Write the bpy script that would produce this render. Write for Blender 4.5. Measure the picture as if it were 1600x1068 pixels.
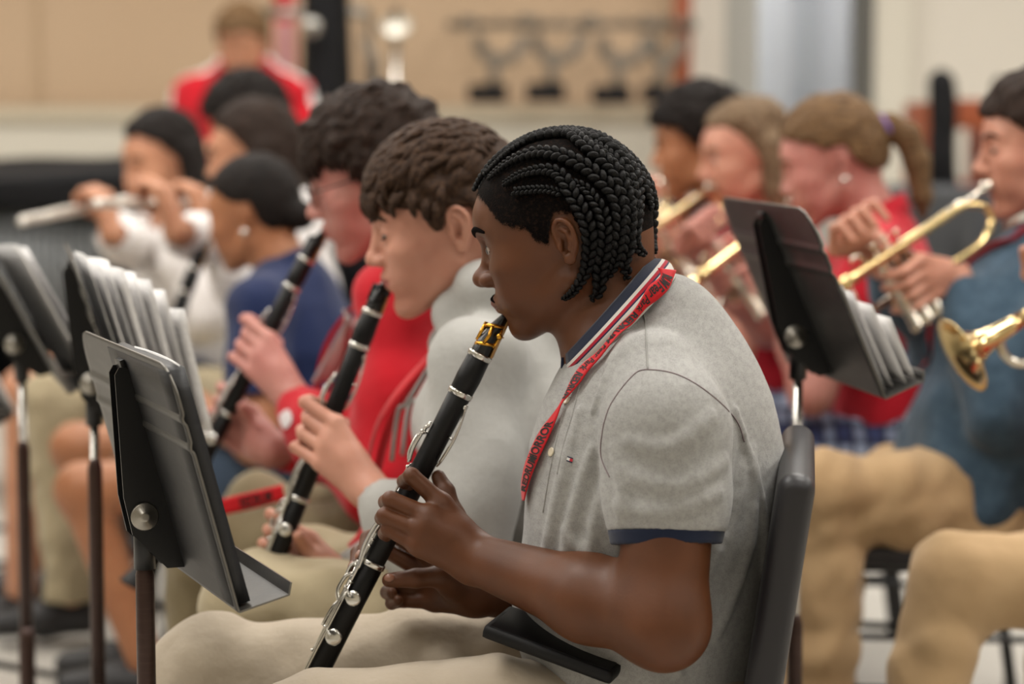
# School band rehearsal: clarinets, flutes and trumpets, built object by object
import bpy, bmesh, math, random, os
import numpy as np
from mathutils import Vector, Matrix, Euler

# ------------------------------------------------------------------ camera, world, lights
for o in list(bpy.data.objects):
    bpy.data.objects.remove(o)
scene = bpy.context.scene
COL = scene.collection
F = 3778.0                      # focal length in pixels of the 1600 px wide frame (85 mm lens)
CAMH = 1.186
PITCH = math.atan2(364.0, F)
cam_data = bpy.data.cameras.new('camera')
cam_data.lens = 85.0
cam_data.sensor_width = 36.0
cam_data.sensor_fit = 'HORIZONTAL'
cam_data.clip_start = 0.1
cam_data.dof.use_dof = True
cam_data.dof.focus_distance = 2.76
cam_data.dof.aperture_fstop = 2.5
cam_data.dof.aperture_blades = 9
cam = bpy.data.objects.new('camera', cam_data)
cam.location = (0, 0, CAMH)
cam.rotation_euler = (math.pi/2 - PITCH, 0, 0)
COL.objects.link(cam)
scene.camera = cam
scene.view_settings.view_transform = 'Standard'
scene.view_settings.look = 'None'
scene.view_settings.gamma = 1.0
scene.view_settings.use_curve_mapping = False
scene.view_settings.exposure = 0.16
world = bpy.data.worlds.new('world'); scene.world = world; world.use_nodes = True
world.node_tree.nodes['Background'].inputs[0].default_value = (0.9, 0.93, 1.0, 1)
world.node_tree.nodes['Background'].inputs[1].default_value = 0.15

def area_light(name, loc, size, size_y, power, color=(1, 0.965, 0.915), rot=(0, 0, 0)):
    l = bpy.data.lights.new(name, 'AREA'); l.shape = 'RECTANGLE'
    l.size = size; l.size_y = size_y; l.energy = power; l.color = color
    o = bpy.data.objects.new(name, l); o.location = loc; o.rotation_euler = rot
    COL.objects.link(o); return o
CEIL = 3.3
LAMPS = [(x, y) for y in (0.6, 3.0, 5.4, 7.8) for x in (-3.6, -1.2, 1.2, 3.6)]
for (x, y) in LAMPS:
    area_light('ceiling_light_lamp', (x, y, CEIL - 0.06), 1.15, 0.55, {0.6: 11, 3.0: 35, 5.4: 33, 7.8: 31}[y])

def P(px, py, Y):
    """world point on the sight line of a photograph pixel at the distance Y in front of the camera"""
    dx, dz = (px - 800) / F, -(py - 534) / F
    c, s = math.cos(PITCH), math.sin(PITCH)
    y = c + s * dz; z = -s + c * dz
    k = Y / y
    return np.array([dx * k, Y, CAMH + z * k])

# ------------------------------------------------------------------ signed distance modelling
f32 = np.float32
def V(*a): return np.array(a, dtype=float)
def nrm(v):
    v = np.asarray(v, float); return v / (np.linalg.norm(v) + 1e-12)
BIG = 9.0
class N:
    def __init__(s, lo, hi, f): s.lo = np.asarray(lo, float); s.hi = np.asarray(hi, float); s.f = f
def bbdist(n, lo, hi):
    g = np.maximum(0, np.maximum(n.lo - hi, lo - n.hi)); return float(np.sqrt((g * g).sum()))
CULL = 0.02
def ev(n, p, lo, hi, m=0.0):
    if bbdist(n, lo, hi) > CULL + m: return None
    return n.f(p, lo, hi)
def smin(a, b, k):
    if k <= 0: return np.minimum(a, b)
    h = np.maximum(k - np.abs(a - b), 0) / k
    return np.minimum(a, b) - h * h * (k * 0.25)
def cone(a, b, ra, rb=None):
    a = np.asarray(a, float); b = np.asarray(b, float)
    rb = ra if rb is None else rb
    ba = (b - a).astype(f32); L = float((ba * ba).sum()) + 1e-12; a32 = a.astype(f32)
    def f(p, lo, hi):
        q = p - a32
        t = np.clip((q @ ba) / L, 0, 1)
        q = q - t[:, None] * ba
        return np.sqrt((q * q).sum(1)) - (ra + t * (rb - ra))
    r = max(ra, rb)
    return N(np.minimum(a, b) - r, np.maximum(a, b) + r, f)
def tube(pts, rs, k=0.0):
    if np.isscalar(rs): rs = [rs] * len(pts)
    return uni(k, *[cone(pts[i], pts[i+1], rs[i], rs[i+1]) for i in range(len(pts) - 1)])
def ell(c, r, R=None):
    c = np.asarray(c, float); r = np.asarray(r, float)
    if R is None: ext = r
    else:
        R = np.asarray(R, float); ext = np.sqrt(((R * r) ** 2).sum(1))   # R columns = axes
    c32, r32 = c.astype(f32), r.astype(f32); R32 = None if R is None else R.astype(f32)
    def f(p, lo, hi):
        q = p - c32
        if R32 is not None: q = q @ R32
        a = q / r32
        k0 = np.sqrt((a * a).sum(1)); b = a / r32
        k1 = np.sqrt((b * b).sum(1)) + 1e-6
        return k0 * (k0 - 1) / k1
    return N(c - ext, c + ext, f)
def box(c, h, rad=0.0, R=None):
    c = np.asarray(c, float); h = np.asarray(h, float)
    R_ = np.eye(3) if R is None else np.asarray(R, float)
    ext = (np.abs(R_) * h).sum(1)
    c32, h32, R32 = c.astype(f32), (h - rad).astype(f32), R_.astype(f32)
    def f(p, lo, hi):
        q = np.abs((p - c32) @ R32) - h32
        return np.sqrt((np.maximum(q, 0) ** 2).sum(1)) + np.minimum(q.max(1), 0) - rad
    return N(c - ext, c + ext, f)
def loft(pts, A, B, left, k=0.03):
    """tube of elliptic sections: half width A along left, B across"""
    pts = [np.asarray(p, float) for p in pts]
    if np.ndim(left) == 1: left = [left] * len(pts)
    segs = []
    for i in range(len(pts) - 1):
        a, b = pts[i].astype(f32), pts[i+1].astype(f32)
        segs.append((a, b - a, float(((b - a) ** 2).sum()) + 1e-9, A[i], A[i+1], B[i], B[i+1], nrm(left[i]).astype(f32), nrm(left[i+1]).astype(f32)))
    def f(p, lo, hi):
        d = None
        for a, ba, L, A0, A1, B0, B1, l0, l1 in segs:
            q = p - a
            t = np.clip((q @ ba) / L, 0, 1)
            q = q - t[:, None] * ba
            l = l0 + t[:, None] * (l1 - l0)
            u = (q * l).sum(1); v2 = np.maximum((q * q).sum(1) - u * u, 0)
            AA = A0 + t * (A1 - A0); BB = B0 + t * (B1 - B0)
            k0 = np.sqrt(u * u / AA**2 + v2 / BB**2)
            k1 = np.sqrt(u * u / AA**4 + v2 / BB**4) + 1e-6
            e = k0 * (k0 - 1) / k1
            d = e if d is None else smin(d, e, k)
        return d
    r = max(max(A), max(B)); P_ = np.array(pts)
    return N(P_.min(0) - r, P_.max(0) + r, f)
def uni(k, *ns):
    ns = [n for n in ns if n is not None]
    def f(p, lo, hi):
        d = None
        for n in ns:
            e = ev(n, p, lo, hi, k)
            if e is None: continue
            d = e if d is None else smin(d, e, k)
        return np.full(len(p), BIG, f32) if d is None else d
    return N(np.min([n.lo for n in ns], 0), np.max([n.hi for n in ns], 0), f)
def join(base, *pairs):
    """base joined with (k, node) one after the other; a negative k cuts the node away"""
    lo_, hi_ = base.lo.copy(), base.hi.copy()
    for k, n in pairs:
        if k > 0: lo_ = np.minimum(lo_, n.lo); hi_ = np.maximum(hi_, n.hi)
    def f(p, lo, hi):
        d = ev(base, p, lo, hi, 0.03)
        if d is None: d = np.full(len(p), BIG, f32)
        for k, n in pairs:
            e = ev(n, p, lo, hi, abs(k))
            if e is None: continue
            d = smin(d, e, k) if k > 0 else -smin(-d, e, -k)
        return d
    return N(lo_, hi_, f)
def tf(M, n):
    """n lives in the local frame of M (rotation + uniform scale + location)"""
    M = np.array(M, float); s = float(np.cbrt(abs(np.linalg.det(M[:3, :3])))); I = np.linalg.inv(M)
    cs = np.array([[x, y, z] for x in (n.lo[0], n.hi[0]) for y in (n.lo[1], n.hi[1]) for z in (n.lo[2], n.hi[2])])
    cs = cs @ M[:3, :3].T + M[:3, 3]
    A, b = I[:3, :3].T.astype(f32), I[:3, 3].astype(f32)
    def f(p, lo, hi):
        q = p @ A + b
        return n.f(q, q.min(0), q.max(0)) * s
    return N(cs.min(0), cs.max(0), f)
def disp(n, g, amp):
    def f(p, lo, hi): return n.f(p, lo, hi) + g(p).astype(f32)
    return N(n.lo - amp, n.hi + amp, f)
def grow(n, r):
    return N(n.lo - r, n.hi + r, lambda p, lo, hi: n.f(p, lo, hi) - r)
def cut(n, pt, normal, k=0.004):
    """keep only what lies behind the plane (side opposite to normal)"""
    pt = np.asarray(pt, float).astype(f32); nn = nrm(normal).astype(f32)
    def f(p, lo, hi): return -smin(-n.f(p, lo, hi), -((p - pt) @ nn), k)
    return N(n.lo, n.hi, f)
def noise(seed, freq, octaves=2, aniso=None):
    rs = np.random.RandomState(seed); W = []
    for o in range(octaves):
        for i in range(5):
            d = rs.normal(size=3); d /= np.linalg.norm(d)
            if aniso is not None: d = d - aniso[0] * float(d @ aniso[0]) * aniso[1]
            W.append((d * freq * (1.9 ** o) * rs.uniform(.7, 1.3), rs.uniform(0, 6.28), 0.5 ** o))
    def g(p):
        s = 0; w = 0
        for i, (d, ph, a) in enumerate(W):
            s = s + a * np.sin(p @ d.astype(f32) + ph + (1.3 * w if i else 0)); w = np.sin(p @ d.astype(f32)[::-1] * 0.6 + ph)
        return s / 2.2
    return g

def surface(n, h, blk=24):
    """surface nets over sparse blocks -> (verts, quads)"""
    lo = n.lo - 2.5 * h; hi = n.hi + 2.5 * h
    dims = np.ceil((hi - lo) / h).astype(int) + 1
    nb = np.ceil(dims / blk).astype(int)
    bi = np.stack(np.meshgrid(*[np.arange(k) for k in nb], indexing='ij'), -1).reshape(-1, 3)
    cen = (lo + (bi * blk + blk / 2) * h).astype(f32)
    global CULL
    old = CULL
    keep = []
    CULL = blk * h * 0.9 + 0.02
    for i in range(0, len(cen), 64):
        c = cen[i:i+64]
        for j in range(len(c)):
            q = c[j:j+1]
            d = n.f(q, q[0], q[0])[0]
            if abs(d) < blk * h * 0.87 * 1.25 + 0.008: keep.append(i + j)
    CULL = max(old, 0.012)
    S = (nb * blk + 3).astype(np.int64)
    g = np.arange(blk + 1)
    gx, gy, gz = np.meshgrid(g, g, g, indexing='ij')
    base = np.stack([gx, gy, gz], -1).reshape(-1, 3)
    VK, VP, QK = [], [], []
    corners = [(x, y, z) for x in (0, 1) for y in (0, 1) for z in (0, 1)]
    edges = [(a, b) for a in range(8) for b in range(a + 1, 8) if sum(abs(corners[a][q] - corners[b][q]) for q in range(3)) == 1]
    def key(ijk): return (ijk[:, 0] * S[1] + ijk[:, 1]) * S[2] + ijk[:, 2]
    for b in keep:
        off = bi[b] * blk
        p = ((base + off) * h + lo).astype(f32)
        d = n.f(p, p[0], p[-1])
        if d.min() > 0 or d.max() < 0: continue
        G = d.reshape(blk + 1, blk + 1, blk + 1)
        sgn = G < 0
        cnt = sum(sgn[x:x+blk, y:y+blk, z:z+blk].astype(np.int8) for x, y, z in corners)
        ci = np.argwhere((cnt > 0) & (cnt < 8))
        if len(ci):
            cv = [G[ci[:, 0] + x, ci[:, 1] + y, ci[:, 2] + z] for x, y, z in corners]
            acc = np.zeros((len(ci), 3)); num = np.zeros(len(ci))
            for a, c in edges:
                m = (cv[a] < 0) != (cv[c] < 0)
                t = np.where(m, cv[a] / np.where(m, cv[a] - cv[c], 1), 0)
                pa, pc = np.array(corners[a], float), np.array(corners[c], float)
                acc += np.where(m[:, None], pa + t[:, None] * (pc - pa), 0); num += m
            VP.append(lo + (ci + off + acc / num[:, None]) * h)
            VK.append(key(ci + off + 1))
        for ax in range(3):
            sl0 = [slice(0, blk)] * 3; sl1 = list(sl0); sl1[ax] = slice(1, blk + 1)
            s0, s1 = sgn[tuple(sl0)], sgn[tuple(sl1)]
            e = np.argwhere(s0 != s1)
            if not len(e): continue
            flip = s0[e[:, 0], e[:, 1], e[:, 2]]
            e = e + off + 1
            u, w = (ax + 1) % 3, (ax + 2) % 3
            du = np.zeros(3, int); du[u] = 1; dw = np.zeros(3, int); dw[w] = 1
            q = np.stack([key(e - du - dw), key(e - dw), key(e), key(e - du)], 1)
            q[~flip] = q[~flip][:, ::-1]
            QK.append(q)
    CULL = old
    VK = np.concatenate(VK); VP = np.concatenate(VP); QK = np.concatenate(QK)
    u, idx = np.unique(VK, return_index=True)
    verts = VP[idx]
    pos = np.searchsorted(u, QK); pos = np.minimum(pos, len(u) - 1)
    ok = (u[pos] == QK).all(1)
    return verts, pos[ok]

# ------------------------------------------------------------------ mesh objects
def mesh_from(name, verts, faces, smooth=True):
    me = bpy.data.meshes.new(name)
    verts = np.asarray(verts, dtype=np.float32)
    if isinstance(faces, np.ndarray) and len(faces):
        me.vertices.add(len(verts)); me.vertices.foreach_set('co', verts.ravel())
        k = faces.shape[1]
        me.loops.add(faces.size); me.loops.foreach_set('vertex_index', faces.astype(np.int32).ravel())
        me.polygons.add(len(faces))
        me.polygons.foreach_set('loop_start', np.arange(0, faces.size, k, dtype=np.int32))
        me.update(calc_edges=True)
    else:
        me.from_pydata([tuple(map(float, v)) for v in verts], [], [tuple(int(i) for i in f) for f in faces])
        me.update()
    if smooth: me.polygons.foreach_set('use_smooth', [True] * len(me.polygons))
    return me
def link(name, me, mats=None, parent=None):
    o = bpy.data.objects.new(name, me); COL.objects.link(o)
    if mats is not None:
        for m in (mats if isinstance(mats, (list, tuple)) else [mats]): me.materials.append(m)
    if parent is not None: o.parent = parent
    return o
def empty(name, label, cat, loc=(0, 0, 0), group=None):
    o = bpy.data.objects.new(name, None); COL.objects.link(o); o.location = [float(c) for c in loc]
    o.empty_display_size = 0.05
    o['label'] = label; o['category'] = cat
    if group: o['group'] = group
    return o
def put(name, verts, faces, mats, root=None, smooth=True, label=None, mid=None):
    """a mesh given in world coordinates, linked under root (whose location is taken off)"""
    verts = np.asarray(verts, float)
    r = root; off = np.zeros(3)
    while r is not None:
        off = off + np.array(r.location); r = r.parent
    if root is None: off = verts.mean(0)
    me = mesh_from(name, verts - off, faces, smooth)
    o = link(name, me, mats, root)
    if root is None: o.location = off
    if mid is not None: me.polygons.foreach_set('material_index', np.asarray(mid, dtype=np.int32))
    if label: o['label'] = label
    return o
def sdf(name, node, h, mats, root=None, label=None, relax=0, paint=None):
    v, q = surface(node, h)
    for _ in range(relax):
        s = np.zeros_like(v); c = np.zeros(len(v))
        for a, b in ((0, 1), (1, 2), (2, 3), (3, 0)):
            np.add.at(s, q[:, a], v[q[:, b]]); np.add.at(c, q[:, a], 1)
            np.add.at(s, q[:, b], v[q[:, a]]); np.add.at(c, q[:, b], 1)
        v = v * 0.4 + 0.6 * s / np.maximum(c, 1)[:, None]
    mid = None
    if paint is not None: mid = paint(v[q].mean(1))
    return put(name, v, q, mats, root, True, label, mid)

# polygon helpers: each returns (verts, faces) to be merged with merge()
def merge(*parts):
    V_, F_ = [], []; n = 0
    for v, f in parts:
        V_ += [tuple(map(float, x)) for x in v]; F_ += [tuple(int(i) + n for i in t) for t in f]; n += len(v)
    return V_, F_
def frame_from(z, up=(0, 0, 1)):
    z = nrm(z); x = np.cross(up, z)
    if np.linalg.norm(x) < 1e-4: x = np.cross((0, 1, 0), z)
    x = nrm(x); y = np.cross(z, x)
    return np.stack([x, y, z], 1)
def mbox(c, h, R=None, bev=0.0):
    bm = bmesh.new(); bmesh.ops.create_cube(bm, size=2.0)
    for v in bm.verts: v.co = Vector((v.co.x * h[0], v.co.y * h[1], v.co.z * h[2]))
    if bev > 0: bmesh.ops.bevel(bm, geom=list(bm.edges), offset=bev, segments=2, affect='EDGES', profile=0.7)
    R = np.eye(3) if R is None else np.asarray(R)
    bm.verts.index_update()
    v = [tuple(R @ np.array(v.co) + np.asarray(c)) for v in bm.verts]
    f = [tuple(x.index for x in p.verts) for p in bm.faces]
    bm.free(); return v, f
def mtube(pts, rs, n=16, cap=True, closed=False, flat=None, up=None):
    """round tube through points; flat=(ru, rv, u_dir) gives an elliptic section"""
    pts = [np.asarray(p, float) for p in pts]; m = len(pts)
    if np.isscalar(rs): rs = [rs] * m
    v, f = [], []; prev = None
    for i, p in enumerate(pts):
        if closed: t = nrm(pts[(i+1) % m] - pts[i-1])
        else: t = nrm(pts[min(i+1, m-1)] - pts[max(i-1, 0)])
        if prev is None:
            u = np.cross(t, (0, 0, 1) if abs(t[2]) < 0.9 else (1, 0, 0))
            if up is not None: u = np.asarray(up, float)
        else: u = prev
        u = nrm(u - t * (u @ t)); w = np.cross(t, u); prev = u
        for j in range(n):
            a = 2 * math.pi * j / n
            v.append(p + rs[i] * (math.cos(a) * u * (flat[0] if flat else 1) + math.sin(a) * w * (flat[1] if flat else 1)))
    for i in range(m if closed else m - 1):
        for j in range(n):
            a, b = i * n + j, i * n + (j + 1) % n; c, d = ((i+1) % m) * n + (j + 1) % n, ((i+1) % m) * n + j
            f.append((a, b, c, d))
    if cap and not closed:
        f.append(tuple(range(n - 1, -1, -1))); f.append(tuple(range((m - 1) * n, m * n)))
    return v, f
def mlathe(prof, origin, axis, n=40):
    """prof = [(distance along axis, radius)]"""
    R = frame_from(axis); v, f = [], []
    for t, r in prof:
        for j in range(n):
            a = 2 * math.pi * j / n
            v.append(np.asarray(origin) + R @ np.array([r * math.cos(a), r * math.sin(a), t]))
    for i in range(len(prof) - 1):
        for j in range(n):
            f.append((i * n + j, i * n + (j+1) % n, (i+1) * n + (j+1) % n, (i+1) * n + j))
    f.append(tuple(range(n - 1, -1, -1))); f.append(tuple(range((len(prof)-1) * n, len(prof) * n)))
    return v, f
def msphere(c, r, n=12, R=None):
    v, f = [], []; r = np.ones(3) * r
    R = np.eye(3) if R is None else R
    for i in range(n + 1):
        t = math.pi * i / n
        for j in range(2 * n):
            a = math.pi * j / n
            v.append(np.asarray(c) + R @ (r * np.array([math.sin(t) * math.cos(a), math.sin(t) * math.sin(a), math.cos(t)])))
    for i in range(n):
        for j in range(2 * n):
            a = i * 2 * n + j; b = i * 2 * n + (j+1) % (2*n)
            f.append((a, a + 2*n, b + 2*n, b))
    return v, f
def catmull(pts, n=8, closed=False):
    pts = [np.asarray(p, float) for p in pts]; m = len(pts); out = []
    rng = range(m) if closed else range(m - 1)
    for i in rng:
        if closed: p0, p1, p2, p3 = pts[i-1], pts[i], pts[(i+1) % m], pts[(i+2) % m]
        else: p0, p1, p2, p3 = pts[max(i-1, 0)], pts[i], pts[i+1], pts[min(i+2, m-1)]
        for j in range(n):
            t = j / n
            out.append(0.5 * ((2*p1) + (-p0+p2)*t + (2*p0-5*p1+4*p2-p3)*t*t + (-p0+3*p1-3*p2+p3)*t**3))
    if not closed: out.append(pts[-1])
    return out

# ------------------------------------------------------------------ materials
def srgb(h):
    h = h.lstrip('#'); c = [int(h[i:i+2], 16) / 255 for i in (0, 2, 4)]
    return tuple([x / 12.92 if x <= 0.04045 else ((x + 0.055) / 1.055) ** 2.4 for x in c] + [1.0])
def material(name, color, rough=0.6, metal=0.0, spec=0.5, bump=None, var=None, sss=0.0, coat=0.0, emit=None, sheen=0.0, trans=0.0, alpha=1.0):
    """bump=(scale, strength[, stretch]); var=(scale, other colour, amount)"""
    m = bpy.data.materials.new(name); m.use_nodes = True
    nt = m.node_tree; b = nt.nodes['Principled BSDF']
    c = srgb(color) if isinstance(color, str) else color
    b.inputs['Base Color'].default_value = c
    b.inputs['Roughness'].default_value = rough; b.inputs['Metallic'].default_value = metal
    b.inputs['Specular IOR Level'].default_value = spec
    b.inputs['Coat Weight'].default_value = coat; b.inputs['Coat Roughness'].default_value = 0.15
    b.inputs['Sheen Weight'].default_value = sheen; b.inputs['Sheen Roughness'].default_value = 0.5
    b.inputs['Transmission Weight'].default_value = trans
    b.inputs['Alpha'].default_value = alpha
    if sss:
        b.inputs['Subsurface Weight'].default_value = sss
        b.inputs['Subsurface Radius'].default_value = (0.9, 0.35, 0.2); b.inputs['Subsurface Scale'].default_value = 0.008
    if emit:
        b.inputs['Emission Color'].default_value = emit[0]; b.inputs['Emission Strength'].default_value = emit[1]
    tc = None
    def coords(scale):
        nonlocal tc
        if tc is None: tc = nt.nodes.new('ShaderNodeTexCoord')
        mp = nt.nodes.new('ShaderNodeMapping'); nt.links.new(tc.outputs['Object'], mp.inputs[0])
        mp.inputs['Scale'].default_value = scale if isinstance(scale, (tuple, list)) else (scale,) * 3
        return mp
    if var:
        for (sc, col, amt, *w) in (var if isinstance(var, list) else [var]):
            mp = coords(sc); nz = nt.nodes.new('ShaderNodeTexNoise'); nz.inputs['Scale'].default_value = 1.0
            nz.inputs['Detail'].default_value = 3
            nt.links.new(mp.outputs[0], nz.inputs['Vector'])
            rp = nt.nodes.new('ShaderNodeValToRGB')
            lo_, hi_ = (w[0] if w else (0.4, 0.65))
            rp.color_ramp.elements[0].position = lo_; rp.color_ramp.elements[1].position = hi_
            rp.color_ramp.elements[0].color = (0, 0, 0, 1); rp.color_ramp.elements[1].color = (amt, amt, amt, 1)
            nt.links.new(nz.outputs['Fac'], rp.inputs[0])
            mx = nt.nodes.new('ShaderNodeMix'); mx.data_type = 'RGBA'
            src = b.inputs['Base Color']
            if src.is_linked: nt.links.new(src.links[0].from_socket, mx.inputs[6])
            else: mx.inputs[6].default_value = c
            mx.inputs[7].default_value = srgb(col) if isinstance(col, str) else col
            nt.links.new(rp.outputs[0], mx.inputs[0]); nt.links.new(mx.outputs[2], b.inputs['Base Color'])
    if bump:
        prev = None
        for (sc, st, *rest) in (bump if isinstance(bump, list) else [bump]):
            mp = coords(sc); nz = nt.nodes.new('ShaderNodeTexNoise'); nz.inputs['Scale'].default_value = 1.0
            nz.inputs['Detail'].default_value = 3
            nt.links.new(mp.outputs[0], nz.inputs['Vector'])
            bp = nt.nodes.new('ShaderNodeBump'); bp.inputs['Strength'].default_value = st
            bp.inputs['Distance'].default_value = rest[0] if rest else 0.002
            nt.links.new(nz.outputs['Fac'], bp.inputs['Height'])
            if prev is not None: nt.links.new(prev.outputs[0], bp.inputs['Normal'])
            prev = bp
        nt.links.new(prev.outputs[0], b.inputs['Normal'])
    return m
# ------------------------------------------------------------------ people: heads, hands, bodies
def head_node(nose=1.0, jaw=1.0, full=1.0, eye_open=0.0035, lip=1.0, ear=1.0, back=0.0, top=0.0, fwd=0.0, lipf=0.0, zf=1.0, mz=0.0, wing=1.0):
    """local frame: x forward, y to the person's left, z up, origin between the ears"""
    n = join(ell((-.005 + back/2 + fwd/2, 0, .045 - top/2), (.098 - back/2 + fwd/2, .077, .087 - top/2)),
        (.03, ell((-.035 + back*.7, 0, .008), (.062, .062, .058))),
        (.03, ell((.046, 0, .0), (.050, .060*full, .078))),
        (.02, ell((.040, 0, -.052), (.050, .050*full, .044))),
        (.012, ell((.079 + fwd*.6, 0, .045), (.018, .045, .026))))
    for s in (1, -1):
        n = join(n,
            (.022, cone((.000, s*.052*full, -.045), (.066, s*.020, -.090*jaw), .016, .015)),
            (.020, ell((.062, s*.040*full, -.014), (.028, .025, .022))),
            (.018, ell((.066, s*.033*full, -.045), (.024, .022, .026))),
            (.012, cone((.091, s*.012, .031), (.076, s*.044, .034), .009, .008)))
    n = join(n, (.018, ell((.080, 0, -.094*jaw), (.016, .021, .016))),
        (.018, ell((.082 + lipf, 0, -.055), (.019, .026, .026))))
    for s in (1, -1):
        n = join(n, (-.014, ell((.101, s*.033, .013), (.017, .019, .011))))
    nz = nose
    n = join(n, (.010, cone((.093, 0, .024), (.096 + .013*nz, 0, -.012), .0065, .0085)),
        (.007, ell((.098 + .014*nz, 0, -.019), (.0115*wing, .0115*wing, .0105*wing))))
    for s in (1, -1):
        n = join(n, (.006, ell((.092 + .010*nz, s*.0125*wing, -.023), (.0105*wing, .0075*wing, .0085*wing))),
            (-.003, ell((.097 + .010*nz, s*.0065, -.0315), (.0055, .0032, .0035))))
        n = join(n, (.007, ell((.0818, s*.0335, .013), (.0135, .0158, .0125))),
            (-.002, ell((.0928, s*.0360, .0125), (.0100, .0160, eye_open))))
    n = join(n, (.006, cone((.0985 + lipf, -.010*lip, -.0455 + mz), (.0985 + lipf, .010*lip, -.0455 + mz), .0055*lip)),
        (.008, cone((.0940, -.020, -.050 + mz), (.0995 + lipf, 0, -.0475 + mz), .0045*lip)), (.008, cone((.0940, .020, -.050 + mz), (.0995 + lipf, 0, -.0475 + mz), .0045*lip)),
        (.007, cone((.0955 + lipf, -.010, -.0600 + mz), (.0955 + lipf, .010, -.0600 + mz), .0065*lip)),
        (-.003, cone((.108 + lipf, -.012, -.0525 + mz), (.108 + lipf, .012, -.0525 + mz), .0022)),
        (-.003, cone((.105 + lipf, -.012, -.0525 + mz), (.095, -.024, -.052 + mz), .0018)), (-.003, cone((.105 + lipf, .012, -.0525 + mz), (.095, .024, -.052 + mz), .0018)),
        (-.012, ell((.104 + lipf*.5, 0, -.0735), (.010, .020, .006))))
    for s in (1, -1):
        n = join(n, (.005, tf(ear_frame(s, ear), ear_node())))
    return squash(n, zf) if zf != 1 else n
def squash(n, k):
    def f(p, lo, hi):
        q = p.copy(); q[:, 2] = np.where(q[:, 2] < 0, q[:, 2] / k, q[:, 2]); return n.f(q, q.min(0), q.max(0)) * min(k, 1)
    return N(n.lo, n.hi, f)
def ear_frame(s, k=1.0):
    u = nrm((math.cos(.2), s * -math.sin(.2), .0)); up = nrm((-.18, s * .10, 1)); up = nrm(up - u * (u @ up))
    w = np.cross(u, up) * (-1 if s > 0 else 1)
    w = w if w[1] * s > 0 else -w
    M = np.eye(4); M[:3, 0] = u*k; M[:3, 1] = up*k; M[:3, 2] = w*k; M[:3, 3] = (-.010, s * .0765, .004)
    return M
def ear_node():
    n = join(ell((-.001, .001, 0), (.0165, .029, .0058)), (-.005, ell((.000, .000, .0075), (.0115, .020, .0065))),
        (-.004, ell((.002, -.006, .004), (.0075, .010, .0085))))
    hel = [(.007, -.001, .003), (.0115, .008, .003), (.0115, .020, .005), (.003, .0290, .0065), (-.009, .0255, .0075), (-.0155, .014, .0075), (-.0155, -.001, .006), (-.011, -.014, .005), (-.005, -.022, .003)]
    n = join(n, (.003, tube(catmull([V(*x) for x in hel], 3), .0030, .0015)),
        (.004, tube([(.002, .018, .004), (-.006, .012, .006), (-.0085, .000, .006), (-.004, -.012, .005)], .0030, .002)),
        (.004, ell((.0005, -.0265, .002), (.0085, .0085, .0045))),
        (.003, ell((.0095, -.007, .004), (.004, .0065, .004))))
    return n
def head_frame(origin, yaw, pitch, roll=0.0, scale=1.0):
    """yaw: heading of the face in degrees from -X (to the left of the picture), positive turns it away from the camera"""
    y, p, r = math.radians(yaw), math.radians(pitch), math.radians(roll)
    fwd = V(-math.cos(y), math.sin(y), 0); left = np.cross((0, 0, 1), fwd)
    R0 = np.stack([fwd, left, (0, 0, 1)], 1)
    cp, sp = math.cos(p), math.sin(p)            # positive pitch looks down
    Rp = np.array([[cp, 0, sp], [0, 1, 0], [-sp, 0, cp]])
    cr, sr = math.cos(r), math.sin(r)
    Rr = np.array([[1, 0, 0], [0, cr, -sr], [0, sr, cr]])
    M = np.eye(4); M[:3, :3] = R0 @ Rp @ Rr * scale; M[:3, 3] = origin
    return M
def at(M, *p): return (M @ np.array([*p, 1.0]))[:3]
def vec(M, *p): return M[:3, :3] @ np.array(p)
CAMP = V(0, 0, CAMH)
def nrm_rows(a): return a / (np.linalg.norm(a, axis=1)[:, None] + 1e-12)
def evalp(node, q):
    global CULL
    old, CULL = CULL, .25
    q = np.asarray(q, f32); e = node.f(q, q.min(0), q.max(0)); CULL = old
    return e
def grad(node, q):
    g = np.zeros((len(q), 3))
    for a in range(3):
        h = np.zeros(3); h[a] = .0015
        g[:, a] = evalp(node, q + h) - evalp(node, q - h)
    return g / (np.linalg.norm(g, axis=1)[:, None] + 1e-9)
def hits(node, pts, y0=1.8, y1=4.5, want_normal=False, push=0.0):
    """where the sight lines of these pixels meet (or pass closest to) the surface of node"""
    d = np.array([nrm(P(x, y, 3.0) - CAMP) for x, y in pts]); t = np.full(len(d), y0)
    best = np.full(len(d), 9.0); bt = t.copy()
    for _ in range(70):
        e = evalp(node, CAMP + d * t[:, None])
        b = e < best; best = np.where(b, e, best); bt = np.where(b, t, bt)
        t = np.where(best < .0006, t, t + np.clip(e, .0008, .10) * .85)
    q = CAMP + d * bt[:, None]
    g = grad(node, q)
    q = q - g * evalp(node, q)[:, None]; g = grad(node, q)
    return (q + g * push, g) if want_normal else q + g * push

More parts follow.
